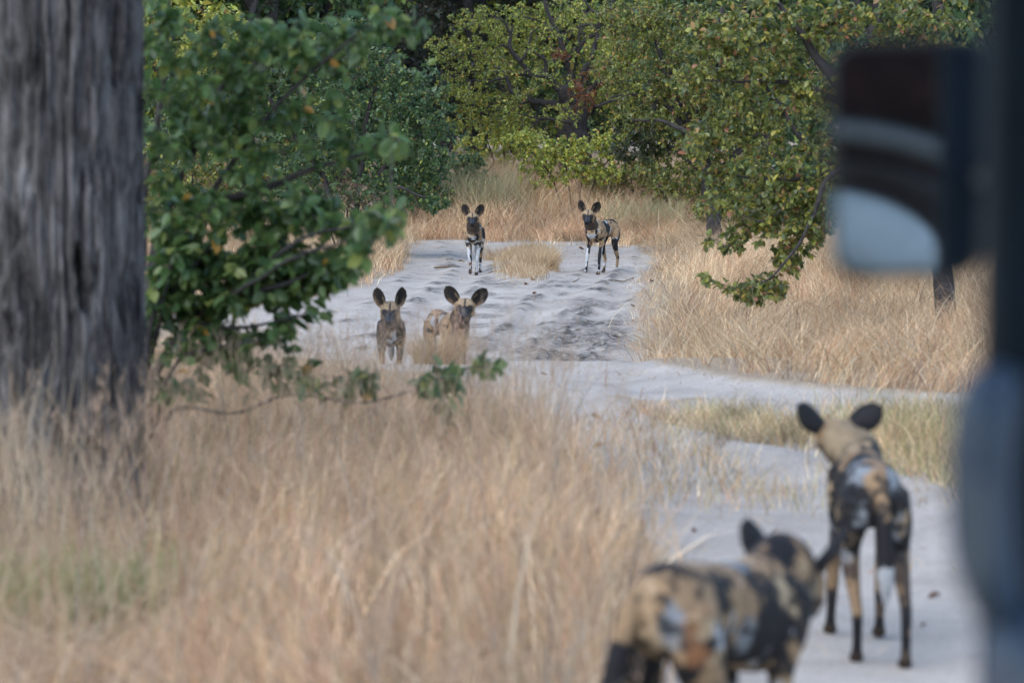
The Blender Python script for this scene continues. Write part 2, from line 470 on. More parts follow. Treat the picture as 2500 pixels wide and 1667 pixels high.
# foreground meadow on the left
P1 = scatter(125000, -4.6, .75, 5.2, 22.5, near_ok, .75, csize=.06)
n = len(P1); hf = .45 + .8 * noise2(P1[:, 0], P1[:, 1], 2.5, 43, 2)
h1 = np.clip(RG.normal(.44, .13, n), .12, .8) * hf * np.interp(P1[:, 1], [6, 16, 21], [1.0, 1.0, .5]) * (1 - .62 * sstep(-1.0, -1.45, P1[:, 0] - .0) * sstep(7.5, 9.5, P1[:, 1]) * sstep(13.5, 12.5, P1[:, 1]))
A = blades(P1, h1, .0028 + .0042 * RG.random(n) ** 2, .15 + 1.0 * RG.random(n) ** 1.4, STRAW, 3, az=combed(P1), patch=7)
k = RG.choice(n, 5200, replace=False)
P1s = P1[k]; hs = (.58 + .34 * RG.random(len(k))) * np.interp(P1s[:, 1], [6, 10, 16, 21], [.85, .95, 1.05, .38]); azs = RG.random(len(k)) * 6.28; ls = .08 + .35 * RG.random(len(k))
stem_c = pick([((.46, .33, .19), 3), ((.40, .22, .15), 2), ((.55, .44, .28), 2)], len(k))
B = blades(P1s, hs, np.full(len(k), .0042), ls, STRAW, 4, az=azs, cols=stem_c)
tips = P1s + np.stack([np.cos(azs) * ls * hs, np.sin(azs) * ls * hs, hs * (1 - .35 * ls)], 1)
kk = RG.random(len(tips)) < .55
Pl = plume(tips[kk], .06 + .10 * RG.random(kk.sum()), (.50, .36, .26))
# pale stalks standing in front of the thick trunk, and thicker weathered stems here and there
Pt = np.stack([-2.45 + .95 * RG.random(260), 10.4 + 1.7 * RG.random(260), np.zeros(260)], 1); Pt[:, 2] = Z(Pt[:, 0], Pt[:, 1], False)
St = blades(Pt, .55 + .55 * RG.random(260) ** 1.5, np.full(260, .006), .1 + .6 * RG.random(260) ** 2, [((.50, .40, .27), 3), ((.58, .50, .38), 2), ((.40, .30, .2), 1)], 4)
kq = RG.choice(n, 420, replace=False)
Wd = blades(P1[kq], .35 + .4 * RG.random(420), .007 + .006 * RG.random(420), .1 + .5 * RG.random(420), [((.20, .18, .175), 2), ((.30, .25, .22), 2), ((.62, .54, .42), 2)], 4)
# matted dead straw lying low
P1m = scatter(30000, -4.6, .75, 5.2, 22.5, near_ok, .2); P1m[:, 2] += .03 + .08 * RG.random(len(P1m))
Mt = blades(P1m, .10 + .16 * RG.random(len(P1m)), .003 + .003 * RG.random(len(P1m)), 1.2 + 1.5 * RG.random(len(P1m)), STRAW, 3, droop=.15)
# a few green forbs in the meadow, low left
def spot_ok(cx, cy, r): return lambda x, y: sstep(1, .3, np.hypot(x - cx, y - cy) / r)
Pg = scatter(9000, -2.2, -.9, 8.8, 12.0, spot_ok(-1.50, 10.2, .50), .5)
Gf = blades(Pg, .18 + .25 * RG.random(len(Pg)), .005 + .005 * RG.random(len(Pg)), .2 + .6 * RG.random(len(Pg)), [((.20, .30, .10), 3), ((.32, .38, .15), 2), ((.45, .42, .22), 2)], 3)
kx = RG.choice(n, 9000, replace=False)
Xs = blades(P1[kx], .2 + .4 * RG.random(9000), .004 + .004 * RG.random(9000), .6 + 1.8 * RG.random(9000), STRAW + [((.70, .60, .46), 5), ((.22, .16, .12), 3)], 4, droop=.25)
n = len(P1)
field('foreground_grass', 'tall tangled straw coloured grass between the thick tree trunk and the sand', [A, B, Pl, St, Wd, Xs, Mt, Gf])

# meadow behind the thick trunk and along the left side
def left_ok(x, y):
    return off(x, y) * sstep(-.2 * y - 1.2, -.19 * y - .4, x) * sstep(0, -.3, x - np.interp(y, [17, 22, 26, 33, 38, 50], [-1.5, -1.8, -2.9, -1.6, -1.3, -1.4])) * (.4 + .6 * sstep(.33, .5, noise2(x, y, .7, 52, 2)))
P2 = scatter(95000, -11, -1.0, 19, 52, left_ok, .5, csize=.09)
n = len(P2)
h2 = np.clip(RG.normal(.36, .10, n), .1, .7) * (.7 + .6 * noise2(P2[:, 0], P2[:, 1], .6, 53, 2)) * np.interp(P2[:, 1], [19, 30, 45, 52], [1.0, .9, 1.15, 1.25])
A = blades(P2, h2, .0045 + .0035 * RG.random(n), .2 + .9 * RG.random(n) ** 1.4, STRAW_FAR, 3, az=combed(P2), patch=3.5)
k = RG.choice(n, 5000, replace=False)
B = blades(P2[k], .25 + .4 * RG.random(len(k)), .006 + .004 * RG.random(len(k)), .6 + 1.6 * RG.random(len(k)), STRAW_FAR + [((.66, .55, .40), 6)], 4, droop=.25)
field('left_bank_grass', 'dry straw coloured grass on the bank left of the forked sand track', [A, B])

# right bank
def right_ok(x, y):
    r = np.interp(y, [18.5, 20, 21.5, 23, 28, 34, 38, 42, 47, 52], [2.5, 1.75, 1.25, 1.0, 1.1, 1.4, 1.75, 2.05, 2.2, 2.3])
    return (off(x, y) * .9 + .1) * sstep(-.35, .75, x - r + .5 * (noise2(x, y, 1.4, 64, 2) - .5)) * sstep(.21 * y + .9, .19 * y + .3, x) * (.45 + .55 * sstep(.33, .5, noise2(x, y, .8, 62, 2)))
P3 = scatter(125000, 1.0, 10.5, 18.8, 52, right_ok, .55, csize=.10)
n = len(P3); dist = P3[:, 0] - np.interp(P3[:, 1], [19, 21.5, 23, 34, 42, 52], [2.4, 1.6, 1.2, 1.5, 2.15, 2.4])
h3 = np.clip(RG.normal(.42, .12, n), .1, .8) * (.7 + .6 * noise2(P3[:, 0], P3[:, 1], .7, 63, 2)) * (.30 + .70 * sstep(-.2, 1.0, dist))
A = blades(P3, h3, .0035 + .003 * RG.random(n), .3 + 1.1 * RG.random(n) ** 1.2, STRAW_FAR, 4, droop=.3, az=combed(P3, .6, .7), patch=4)
k = RG.choice(n, 2500, replace=False)
B = blades(P3[k], .6 + .3 * RG.random(len(k)), np.full(len(k), .004), .2 + .6 * RG.random(len(k)), STRAW_FAR, 5)
k = RG.choice(n, 9000, replace=False)
C_ = blades(P3[k], .25 + .45 * RG.random(len(k)), .005 + .004 * RG.random(len(k)), .6 + 1.8 * RG.random(len(k)), STRAW_FAR + [((.66, .55, .40), 6), ((.22, .14, .09), 3)], 4, droop=.25)
field('right_bank_grass', 'tangled dry grass leaning over the bank right of the sand track', [A, B, C_])

# far meadow at the bend
def far_ok(x, y): return off(x, y) * sstep(.20 * y + 1.5, .19 * y, np.abs(x)) * (.5 + .5 * sstep(.35, .5, noise2(x, y, .6, 72, 2)))
P4 = scatter(80000, -11, 11, 50, 66, far_ok, .6, csize=.16)
n = len(P4)
h4 = np.clip(RG.normal(.56, .16, n), .15, 1.2) * np.interp(P4[:, 1], [50, 53, 57, 66], [.45, 1.0, 1.25, 1.2]) * (.65 + .7 * noise2(P4[:, 0], P4[:, 1], .45, 73, 2))
redd = sstep(.48, .62, noise2(P4[:, 0], P4[:, 1], .5, 74, 2))
c4 = pick(STRAW_FAR, n) * (1 - .55 * redd[:, None]) + pick([((.34, .20, .12), 2), ((.42, .26, .16), 2), ((.26, .14, .08), 1)], n) * (.55 * redd[:, None])
A = blades(P4, h4, .006 + .005 * RG.random(n), .25 + .9 * RG.random(n) ** 1.3, STRAW_FAR, 3, cols=c4, az=combed(P4), patch=1.8)
k = RG.choice(n, 900, replace=False)
B = blades(P4[k], .9 + .6 * RG.random(len(k)), np.full(len(k), .008), .3 + .9 * RG.random(len(k)), [((.56, .46, .31), 1)], 6, droop=.5)
Pv = scatter(16000, -6, 7, 47.8, 51.5, lambda x, y: sstep(.42, .56, noise2(x, y, .9, 76, 2) + .05 * (y - 50)), .7, csize=.1)
Ev = blades(Pv, .12 + .30 * RG.random(len(Pv)), .006 + .005 * RG.random(len(Pv)), .2 + 1.2 * RG.random(len(Pv)), STRAW_FAR, 3, patch=1.8)
Pg = np.concatenate([scatter(16000, -2.5, 1.0, 53, 60, spot_ok(-.75, 56.0, 1.5), .4), scatter(9000, 1.2, 4.5, 50.5, 56, spot_ok(2.5, 52.6, 1.2), .4)])
Gg = blades(Pg, .45 + .75 * RG.random(len(Pg)) * np.where(Pg[:, 0] < 1, 1.2, .6), .008 + .006 * RG.random(len(Pg)), .2 + .5 * RG.random(len(Pg)), [((.30, .31, .15), 2), ((.38, .38, .22), 2), ((.48, .40, .25), 4)], 3)
k = RG.choice(n, 9000, replace=False)
C_ = blades(P4[k], .35 + .6 * RG.random(len(k)), .008 + .006 * RG.random(len(k)), .5 + 1.8 * RG.random(len(k)), STRAW_FAR + [((.66, .56, .42), 8), ((.20, .12, .07), 4), ((.36, .19, .11), 4)], 4, droop=.25)
field('far_grass', 'tall reddish and straw grass with pale green weeds beyond the bend', [A, B, C_, Ev, Gg])

# low grass of the median strip and of the island in the fork
def med_ok(x, y):
    q = (sstep(13.3, 14.2, y) * sstep(18.6, 17.9, y - .0 * x))
    return (.25 + .75 * off(x, y)) * q * sstep(.2, .8, x) * sstep(6.5, 5, x) * sstep(.28, .46, noise2(x, y, 1.1, 82, 2) + .14 * sstep(1.0, 2.6, x) + .10 * sstep(1.3, .6, x))
P5 = scatter(60000, .2, 5.5, 13.0, 19, med_ok, .55, csize=.08)
n = len(P5)
A = blades(P5, np.clip(RG.normal(.17, .06, n), .04, .4) * np.interp(P5[:, 0], [.5, 2.2], [.65, 1.1]), .0035 + .0025 * RG.random(n), .2 + .9 * RG.random(n), GREENISH, 3, patch=5, cols=np.where((RG.random(n) < np.interp(P5[:, 0], [.6, 2.4], [.12, .6]))[:, None], pick(GREENISH, n), pick(STRAW_FAR, n)))
field('median_grass', 'short yellowish green grass strip between the two wheel ruts', [A])
def isl_ok(x, y): return off(x, y) * sstep(1, .6, np.hypot((x - .25) / .65, (y - 40.5) / 6.6)) * sstep(.36, .5, noise2(x, y, 1.1, 85, 2))
P6 = scatter(26000, -.6, 1.1, 33.5, 47.5, isl_ok, .6, csize=.08)
n = len(P6)
A = blades(P6, np.clip(RG.normal(.17, .06, n), .04, .4), .005 + .003 * RG.random(n), .2 + .8 * RG.random(n), STRAW_FAR, 3)
field('island_grass', 'sparse dry grass on the sand island in the fork of the track', [A])

# straw and leaf crumbs strewn along the edges of the sand
def edge_ok(x, y):
    f = sand_field(x, y); return np.clip(4 * f * (1 - f), 0, 1) * .8 + .05 * (f > .5) + .25 * (f > .02) * sstep(.55, .7, noise2(x, y, 1.5, 97, 2))
Pe = scatter(60000, -4.5, 6.0, 8.5, 52, edge_ok, .5, csize=.12)
Pe[:, 2] += .02 + .012 * RG.random(len(Pe))
n = len(Pe)
Ls = blades(Pe, .05 + .03 * RG.random(n), .004 + .004 * RG.random(n), 1.5 + 3.0 * RG.random(n), STRAW_FAR + [((.18, .11, .07), 3)], 2, droop=.28)
tag(field('straw_litter', 'loose straw and crumbled leaf bits strewn along the edges of the sand', [Ls]), cat='litter')

# single tussocks that can be told apart
def tussock(label, x, y, n, h, spread, pal=STRAW_FAR, wd=.004, plumes=0, seed=3):
    rg = np.random.default_rng(seed)
    a = rg.random(n) * 6.283; r = spread * .35 * np.sqrt(rg.random(n))
    rt = np.stack([r * np.cos(a), r * np.sin(a), np.full(n, -.015)], 1)
    hh = h * (.22 + .85 * rg.random(n) ** 1.3) * (.75 + .5 * vnoise(np.stack([a * 1.3, r * 9, r * 0], 1), seed))
    acc = Acc(); lean = .1 + 1.0 * rg.random(n)
    aa = a + rg.normal(0, .5, n)
    acc.add(*blades(rt, hh, wd * (.7 + .6 * rg.random(n)), lean, pal, 4, az=aa, rg=rg))
    if plumes:
        k = rg.choice(n, plumes, replace=False); hs_ = h * (1.0 + .45 * rg.random(plumes)); l_ = .1 + .35 * rg.random(plumes)
        cst = pick([((.45, .27, .19), 1)], plumes, rg)
        acc.add(*blades(rt[k], hs_, np.full(plumes, .0035), l_, pal, 4, az=aa[k], rg=rg, cols=cst))
        tp = rt[k] + np.stack([np.cos(aa[k]) * l_ * hs_, np.sin(aa[k]) * l_ * hs_, hs_ * (1 - .35 * l_)], 1)
        acc.add(*plume(tp, h * .3 * np.ones(plumes), (.50, .29, .22), rg))
    o = link('grass_tussock', acc.mesh('grass_tussock', False), None, M_GRASS)
    o.location = (x, y, gz(x, y)); o.rotation_euler = (0, 0, 0)
    return tag(o, label, 'grass tussock')
tussock('big bushy straw tussock on the island between the two farthest dogs', .40, 38.0, 1000, .46, .55, seed=5)
tussock('low straw tussock beside the hind paw side of the walking dog', -.12, 42.0, 900, .30, .9, seed=6)
tussock('fluffy tussock with reddish plumes right in front of the half hidden dog', -.60, 22.75, 2300, .36, .50, plumes=14, wd=.004, seed=7)
tussock('thin tussock of reddish plumes rising from the sand crest', -.36, 22.6, 60, .34, .22, plumes=9, wd=.003, seed=8, pal=[((.46, .29, .2), 1), ((.5, .38, .25), 2)])
tussock('wispy tussock growing below the dog with slim upright ears', -1.2, 22.5, 90, .26, .55, plumes=5, wd=.003, seed=9)
tussock('single curved reddish plume leaning over the pale sand', .66, 20.4, 8, .30, .06, plumes=3, wd=.003, seed=10, pal=[((.42, .25, .18), 1)])
# ------------------------------------------------------------------ trees and shrubs
M_LEAF = attr_mat('leaves', rough=.38, spec=.7, transl=.42)
M_BARK = plain_mat('dark_bark', (.036, .032, .032), rough=.9, noise=(14, .5, 1.7))
M_TWIG = plain_mat('twig_bark', (.085, .070, .062), rough=.9, noise=(20, .6, 1.5))
# ovate, folded leaf: x along the midrib, y across, z up
LEAF_V = np.array([(0, 0, 0), (.30, .27, .07), (.70, .25, .04), (1, 0, -.10), (.70, -.25, .04), (.30, -.27, .07), (.33, 0, -.02), (.68, 0, -.05)])
LEAF_Q = np.array([(0, 6, 1, 1), (6, 7, 2, 1), (7, 3, 2, 2), (0, 5, 6, 6), (5, 4, 7, 6), (4, 3, 7, 7)])
LEAF_T = np.array([(0, 6, 1), (7, 3, 2), (0, 5, 6), (4, 3, 7)]); LEAF_QQ = np.array([(6, 7, 2, 1), (5, 4, 7, 6)])
LEAF4_V = np.array([(0, 0, 0), (.45, .30, .08), (1, 0, -.08), (.45, -.30, .08)]); LEAF4_T = np.array([(0, 2, 1), (0, 3, 2)])

def leaf_frames(ax, nr):
    X = nrm(ax); Zt = nrm(nr - (np.sum(nr * X, 1, keepdims=True)) * X); Y = np.cross(Zt, X)
    return X, Y, Zt
def leaf_mesh(pos, ax, nr, size, col, simple):
    X, Y, Zt = leaf_frames(ax, nr)
    TV = LEAF4_V if simple else LEAF_V
    V = pos[:, None] + size[:, None, None] * (TV[None, :, 0:1] * X[:, None] + TV[None, :, 1:2] * Y[:, None] + TV[None, :, 2:3] * Zt[:, None])
    st = np.arange(len(pos))[:, None, None] * len(TV)
    T = (st + (LEAF4_T if simple else LEAF_T)[None]).reshape(-1, 3)
    Q = None if simple else (st + LEAF_QQ[None]).reshape(-1, 4)
    C = np.repeat(col[:, None], len(TV), 1).reshape(-1, 3)
    return V.reshape(-1, 3), Q, T, C

G_DEEP = [((.050, .095, .030), 5), ((.070, .120, .040), 5), ((.035, .070, .026), 4), ((.10, .15, .045), 3), ((.16, .19, .05), 1), ((.30, .16, .03), .12)]
G_BLUE = [((.045, .085, .035), 5), ((.065, .110, .045), 5), ((.032, .062, .028), 4), ((.11, .15, .04), 2.2), ((.20, .21, .05), .7), ((.24, .14, .06), .25)]
G_YEL = [((.17, .19, .035), 5), ((.22, .23, .045), 4), ((.11, .145, .035), 4), ((.28, .24, .05), 2), ((.07, .10, .03), 3), ((.28, .13, .035), .5)]
G_OLV = [((.10, .115, .030), 5), ((.065, .085, .026), 5), ((.15, .155, .035), 4), ((.045, .06, .022), 3), ((.20, .12, .045), 1.2), ((.23, .20, .04), 1.2), ((.20, .09, .05), .5)]
G_RED = [((.30, .10, .04), 4), ((.22, .08, .045), 3), ((.34, .17, .05), 2), ((.15, .14, .04), 2)]
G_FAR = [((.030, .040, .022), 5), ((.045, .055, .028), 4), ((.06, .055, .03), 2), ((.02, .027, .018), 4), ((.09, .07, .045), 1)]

for _p, _k in ((G_DEEP, 1.7), (G_BLUE, 1.85), (G_YEL, 2.5), (G_OLV, 2.1), (G_FAR, 1.5)):
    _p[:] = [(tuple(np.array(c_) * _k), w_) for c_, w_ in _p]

def grow(base, limbs, clumps, n_twig, per, leaf, pal, seed, simple=True, droop=.5, twig_r=.006, reach=1.0, spread=.10):
    """limbs: world polylines (x,y,z,r). clumps: (cx,cy,cz,rx,ry,rz,weight[,palette]).
    returns limb acc, twig acc, leaf arrays"""
    rg = np.random.default_rng(seed)
    la, ta = Acc(), Acc()
    nodes = []
    for L in limbs:
        L = np.array(L, float); k = 6
        Pp = catmull(L, k)
        wob = np.column_stack([vnoise(Pp[:, :3] * 4 / max(1e-3, 1) + j * 9, seed + j) - .5 for j in range(3)]) * np.clip(Pp[:, 3:4] * 1.2 + .02, 0, .12)
        wob[0] *= 0
        Pp[:, :3] += wob
        V, Q, T = tube(Pp[:, :3], np.maximum(Pp[:, 3], .003), up=(.3, .2, 1), n=10 if L[0, 3] > .05 else 6)
        la.add(V, Q, T)
        nodes.append(Pp[1:, :3] if L[0, 3] < .2 else Pp[len(Pp) // 3:, :3])
    nodes = np.vstack(nodes)
    cl = np.array([c[:7] for c in clumps], float)
    w = cl[:, 6] * (cl[:, 3] * cl[:, 4] * cl[:, 5]) ** (2 / 3.); w /= w.sum()
    ci = rg.choice(len(cl), n_twig, p=w)
    d = nrm(rg.normal(size=(n_twig, 3))); rad = rg.random((n_twig, 1)) ** .42
    tip = cl[ci, :3] + d * rad * cl[ci, 3:6]
    dm = np.full(n_twig, 1e9)
    for s in range(0, n_twig, 400):
        dm[s:s + 400] = np.sqrt(((tip[s:s + 400, None] - nodes[None]) ** 2).sum(-1)).min(1)
    order = np.argsort(dm)
    buf = np.zeros((len(nodes) + n_twig * 3, 3)); buf[:len(nodes)] = nodes; nb = len(nodes)
    LP, LA, LN, LS, LC = [], [], [], [], []
    for i in order:
        t = tip[i]
        dd = ((buf[:nb] - t) ** 2).sum(1)
        j = int(np.argmin(dd)); o = buf[j]
        ln = math.sqrt(dd[j]) + 1e-6
        sag = np.array((0, 0, -.12 * ln + .10 * ln * rg.random())) + rg.normal(0, .06 * ln, 3)
        path = np.array([o, o * .62 + t * .38 - sag * .8, o * .25 + t * .75 - sag * .6, t])
        r0 = twig_r * (0.55 + min(1.2, ln * .6))
        V, Q, T = tube(path, [r0, r0 * .75, r0 * .5, r0 * .22], up=(.31, .17, .93), n=4, cap=False)
        ta.add(V, Q)
        buf[nb:nb + 3] = path[1:]; nb += 3
        k = rg.poisson(per)
        if k == 0: continue
        s = 1 - rg.random(k) ** 1.3 * min(.85, .45 / ln * reach + .15)
        pp = path[0][None] * 0 + np.array([np.interp(s, [0, .38, .75, 1], path[:, a]) for a in range(3)]).T
        td = nrm(t - o)
        ax = nrm(td * .5 + rg.normal(0, .75, (k, 3)) + np.array((0, 0, -droop)))
        pp = pp + ax * spread * leaf * rg.random((k, 1)) + rg.normal(0, spread * .35, (k, 3)) * min(1, ln)
        nn_ = nrm(np.array((0, 0, 1.0)) + rg.normal(0, .55, (k, 3)))
        LP.append(pp); LA.append(ax); LN.append(nn_); LS.append(leaf * (.6 + .7 * rg.random(k)))
        pl = clumps[ci[i]][7] if len(clumps[ci[i]]) > 7 else pal
        tint = .85 + .3 * rg.random()
        LC.append(pick(pl, k, rg) * tint)
    return la, ta, [np.concatenate(a) for a in (LP, LA, LN, LS, LC)]

LEAF_LIB = {}
def leaf_obj_mesh(col):
    key = tuple(np.round(np.array(col) / .02).astype(int))
    if key not in LEAF_LIB:
        me = np_mesh('leaf', LEAF_V, LEAF_QQ, LEAF_T, np.tile(np.array(key) * .02 + .002, (len(LEAF_V), 1)))
        me.materials.append(M_LEAF); LEAF_LIB[key] = me
    return LEAF_LIB[key]

def tree(name, label, cat, base, limbs, clumps, n_twig, per, leaf, pal, seed, n_trunk=1, single=0, group=None, **kw):
    simple = kw.get('simple', True)
    bx = np.array(base, float)
    root = empty(name, tuple(bx)); tag(root, label, cat, group)
    la, ta, (lp, lx, lnr, ls, lc) = grow(base, limbs, clumps, n_twig, per, leaf, pal, seed, **kw)
    for k, (V, name_) in enumerate(zip(la.V, ['trunk'] * n_trunk + ['limb'] * 99)):
        n0 = sum(len(v) for v in la.V[:k])
        me = np_mesh(name_, V - bx, la.Q[k] - n0, la.T[k] - n0)
        link(name_, me, root, M_BARK)
    tw = Acc(); tw.V = [v - bx for v in ta.V]; tw.Q = ta.Q
    tag(link('twigs', tw.mesh('twigs'), root, M_TWIG), kind='stuff')
    keep = np.ones(len(lp), bool)
    if single:      # the leaves that show largest become objects of their own
        X, Y, Zt = leaf_frames(lx, lnr)
        view = nrm(lp - np.array((0, 0, CAM_Z)))
        d = np.linalg.norm(lp, axis=1)
        score = ls / d * (.3 + np.abs(np.sum(Zt * view, 1))) - .3 * (lp[:, 1] - bx[1]) * .02
        px = lp[:, 0] / lp[:, 1] * FPX + 1250; pz = 833.5 - ((lp[:, 2] - CAM_Z) / lp[:, 1] + math.tan(PITCH)) * FPX
        score = np.where((px > 350) & (px < 2030) & (pz > 0) & (pz < 1600), score, -1)
        idx = np.argsort(-score)[:single]
        keep[idx] = False
        for i in idx:
            o = link('leaf', leaf_obj_mesh(lc[i]), root)
            m = Matrix.Identity(4)
            for a, ax in enumerate((X[i], Y[i], Zt[i])):
                for r_ in range(3): m[r_][a] = ax[r_] * ls[i]
            m.translation = Vector(lp[i] - bx)
            o.matrix_local = m
    cm = np_mesh('crown', *(lambda V, Q, T, C: (V - bx, Q, T, C))(*leaf_mesh(lp[keep], lx[keep], lnr[keep], ls[keep], lc[keep], simple)), smooth=False)
    tag(link('crown', cm, root, M_LEAF), kind='stuff')
    return root

def L(Y, *pts):
    """limb from photo directions at distance Y: (px, py, radius[, dY])"""
    out = []
    for p in pts:
        q = at(p[0], p[1], Y + (p[3] if len(p) > 3 else 0)); out.append((q.x, q.y, q.z, p[2]))
    return out
def Cl(Y, *cs, depth=.5):
    out = []
    for c in cs:
        px, py, rx, ry, w = c[:5]; dy = c[5] if len(c) > 5 and not isinstance(c[5], list) else 0
        q = at(px, py, Y + dy); s = (Y + dy) / FPX
        e = (q.x, q.y, q.z, rx * s, max(rx * s * .8, depth), ry * s, w)
        pal = [k for k in c[5:] if isinstance(k, list)]
        out.append(e + tuple(pal))
    return out
def ground_pt(px, Y):
    x = (px - 1250) / FPX * Y
    return (x, Y, gz(x, Y))

# --- near shrub right of the thick trunk
Y = 14.6
b = ground_pt(345, Y); B4 = lambda r: (b[0], b[1], b[2] - .05, r)
lim = [[B4(.014)] + L(Y, (420, 900, .011, -.2), (520, 850, .008, -.2), (640, 830, .004, -.2)), [B4(.018)] + L(Y, (370, 850, .015), (440, 700, .011, -.1), (520, 600, .006, -.2)), [B4(.018)] + L(Y, (360, 820, .014, -.2), (400, 720, .011, -.2), (420, 620, .007, -.2)), [B4(.030)] + L(Y, (375, 930, .028), (470, 790, .024), (560, 730, .018, -.1), (680, 700, .012, -.2), (800, 640, .006, -.2)),
       [B4(.032)] + L(Y, (350, 900, .03), (390, 640, .027, .1), (480, 520, .022, .2), (700, 440, .016, 0), (850, 385, .010, -.1), (960, 330, .004, -.1)),
       [B4(.034)] + L(Y, (350, 800, .032, .2), (420, 480, .028, .3), (520, 260, .022, .3), (600, 90, .015, .3), (650, -120, .008, .3)),
       [B4(.026)] + L(Y, (340, 760, .024, .3), (360, 430, .02, .4), (400, 180, .014, .4), (430, -60, .008, .4)),
       [B4(.020)] + L(Y, (420, 1000, .013, -.1), (560, 1010, .010, -.3), (720, 965, .008, -.1), (880, 985, .006, -.25), (1010, 950, .005, -.1), (1150, 900, .003, 0)),
       L(Y, (480, 520, .018, .2), (640, 300, .013), (780, 160, .009, -.1), (900, 60, .004, -.1)),
       L(Y, (560, 730, .014, -.1), (720, 590, .010, -.3), (860, 555, .006, -.3), (960, 530, .003, -.3)),
       L(Y, (560, 730, .012, -.1), (700, 640, .009, -1.0), (850, 580, .006, -1.9), (950, 545, .003, -2.4)),
       L(Y, (470, 790, .014), (600, 800, .009, -.1), (740, 770, .005, -.2))]
cl = Cl(Y, (930, 540, 55.9, 32.68, 1.30, -2.3), (860, 620, 43, 38.7, 1.00, -2.0), (960, 345, 43, 18.92, 0.65, -1.5), (500, 150, 163.4, 146.2, 0.83), (680, 110, 137.6, 120.4, 0.79), (830, 110, 94.6, 86, 0.50), (930, 50, 68.8, 38.7, 0.86), (1010, 70, 38.7, 21.5, 0.72), (430, 330, 94.6, 129, 0.79), (600, 330, 129, 111.8, 0.83), (760, 300, 111.8, 94.6, 0.54), (860, 380, 77.4, 47.3, 0.43),
        (950, 350, 43, 21.5, 0.43), (420, 520, 86, 94.6, 1.00), (580, 520, 120.4, 77.4, 1.20), (740, 520, 103.2, 68.8, 1.15), (860, 560, 77.4, 34.4, 1.00), (940, 530, 47.3, 30.1, 0.80), (470, 640, 94.6, 60.2, 2.72),
        (650, 650, 111.8, 68.8, 3.06), (790, 660, 77.4, 60.2, 2.55), (780, 770, 38.7, 25.8, 0.85), (700, 780, 60.2, 43, 0.68), (480, 790, 77.4, 51.6, 1.02), (420, 720, 68.8, 51.6, 2.55), (560, 730, 86, 38.7, 2.55), (700, 720, 68.8, 34.4, 2.04), (620, 900, 103.2, 38.7, 0.77), (760, 920, 60.2, 34.4, 0.85), (880, 940, 51.6, 25.8, 0.55),
        (1070, 925, 51.6, 32.68, 1.00), (1180, 895, 51.6, 24.08, 0.90), (1090, 1000, 43, 30.1, 0.50), (430, 960, 86, 34.4, 0.34), (400, 60, 86, 103.2, 0.65), (420, 820, 80, 60, .8), (540, 860, 90, 50, .7), (460, 920, 90, 40, .6), (660, 820, 90, 40, .7), depth=.32)
tree('leafy_shrub', 'broad leaved green shrub spreading from behind the thick grey trunk', 'shrub', b, lim, cl, 860, 8.0, .078, G_DEEP, 3, n_trunk=8, single=300, simple=False, droop=.45, twig_r=.005, spread=.14)

# --- dense bush left of the bend
Y = 43
b = ground_pt(860, Y)
lim = [[(b[0], b[1], b[2] - .05, .07)] + L(Y, (880, 420, .05), (900, 260, .035), (960, 120, .015)),
       [(b[0] + .1, b[1], b[2] - .05, .06)] + L(Y, (930, 430, .045), (1010, 350, .03), (1080, 290, .012)),
       [(b[0] - .1, b[1], b[2] - .05, .06)] + L(Y, (780, 420, .05), (680, 280, .035), (600, 120, .015)),
       [(b[0] + .05, b[1], b[2] - .05, .05)] + L(Y - .5, (950, 470, .03), (1030, 480, .015), (1085, 495, .006))]
cl = Cl(Y, (880, 170, 130, 90, 1), (990, 230, 110, 80, 1), (1050, 310, 100, 70, 1), (930, 300, 140, 90, 1.2), (990, 400, 110, 80, 1.2), (860, 400, 130, 90, 1), (1060, 380, 60, 60, .9), (1055, 495, 40, 22, 1),
        (950, 480, 110, 40, .8), (760, 300, 160, 140, .8), (600, 220, 190, 170, .8), (450, 300, 160, 200, .7), (500, 90, 170, 90, .8, G_YEL), (820, 80, 120, 60, .7), depth=.9)
tree('round_bush', 'dense glossy dark green bush beside the straight walking dog', 'bush', b, lim, cl, 1700, 15, .074, G_BLUE, 4, n_trunk=4, twig_r=.008, spread=.13)
Y = 40.5
b = ground_pt(850, Y)
lim = [[(b[0], b[1], b[2] - .04, .02)] + L(Y, (850, 510, .014), (870, 470, .006)), [(b[0] + .05, b[1], b[2] - .04, .02)] + L(Y, (880, 520, .012), (920, 490, .005)), [(b[0] - .1, b[1], b[2] - .04, .02)] + L(Y, (790, 520, .012), (770, 480, .005))]
cl = Cl(Y, (780, 490, 70, 50, 1), (860, 480, 70, 45, 1), (920, 500, 50, 30, .8), depth=.4)
tree('small_shrub', 'small low shrub with pinkish leaves under the dark green bush', 'shrub', b, lim, cl, 140, 6, .07, [((.10, .13, .045), 4), ((.06, .09, .03), 3), ((.24, .13, .10), 2), ((.30, .22, .15), 1.5)], 5, n_trunk=3, twig_r=.006)

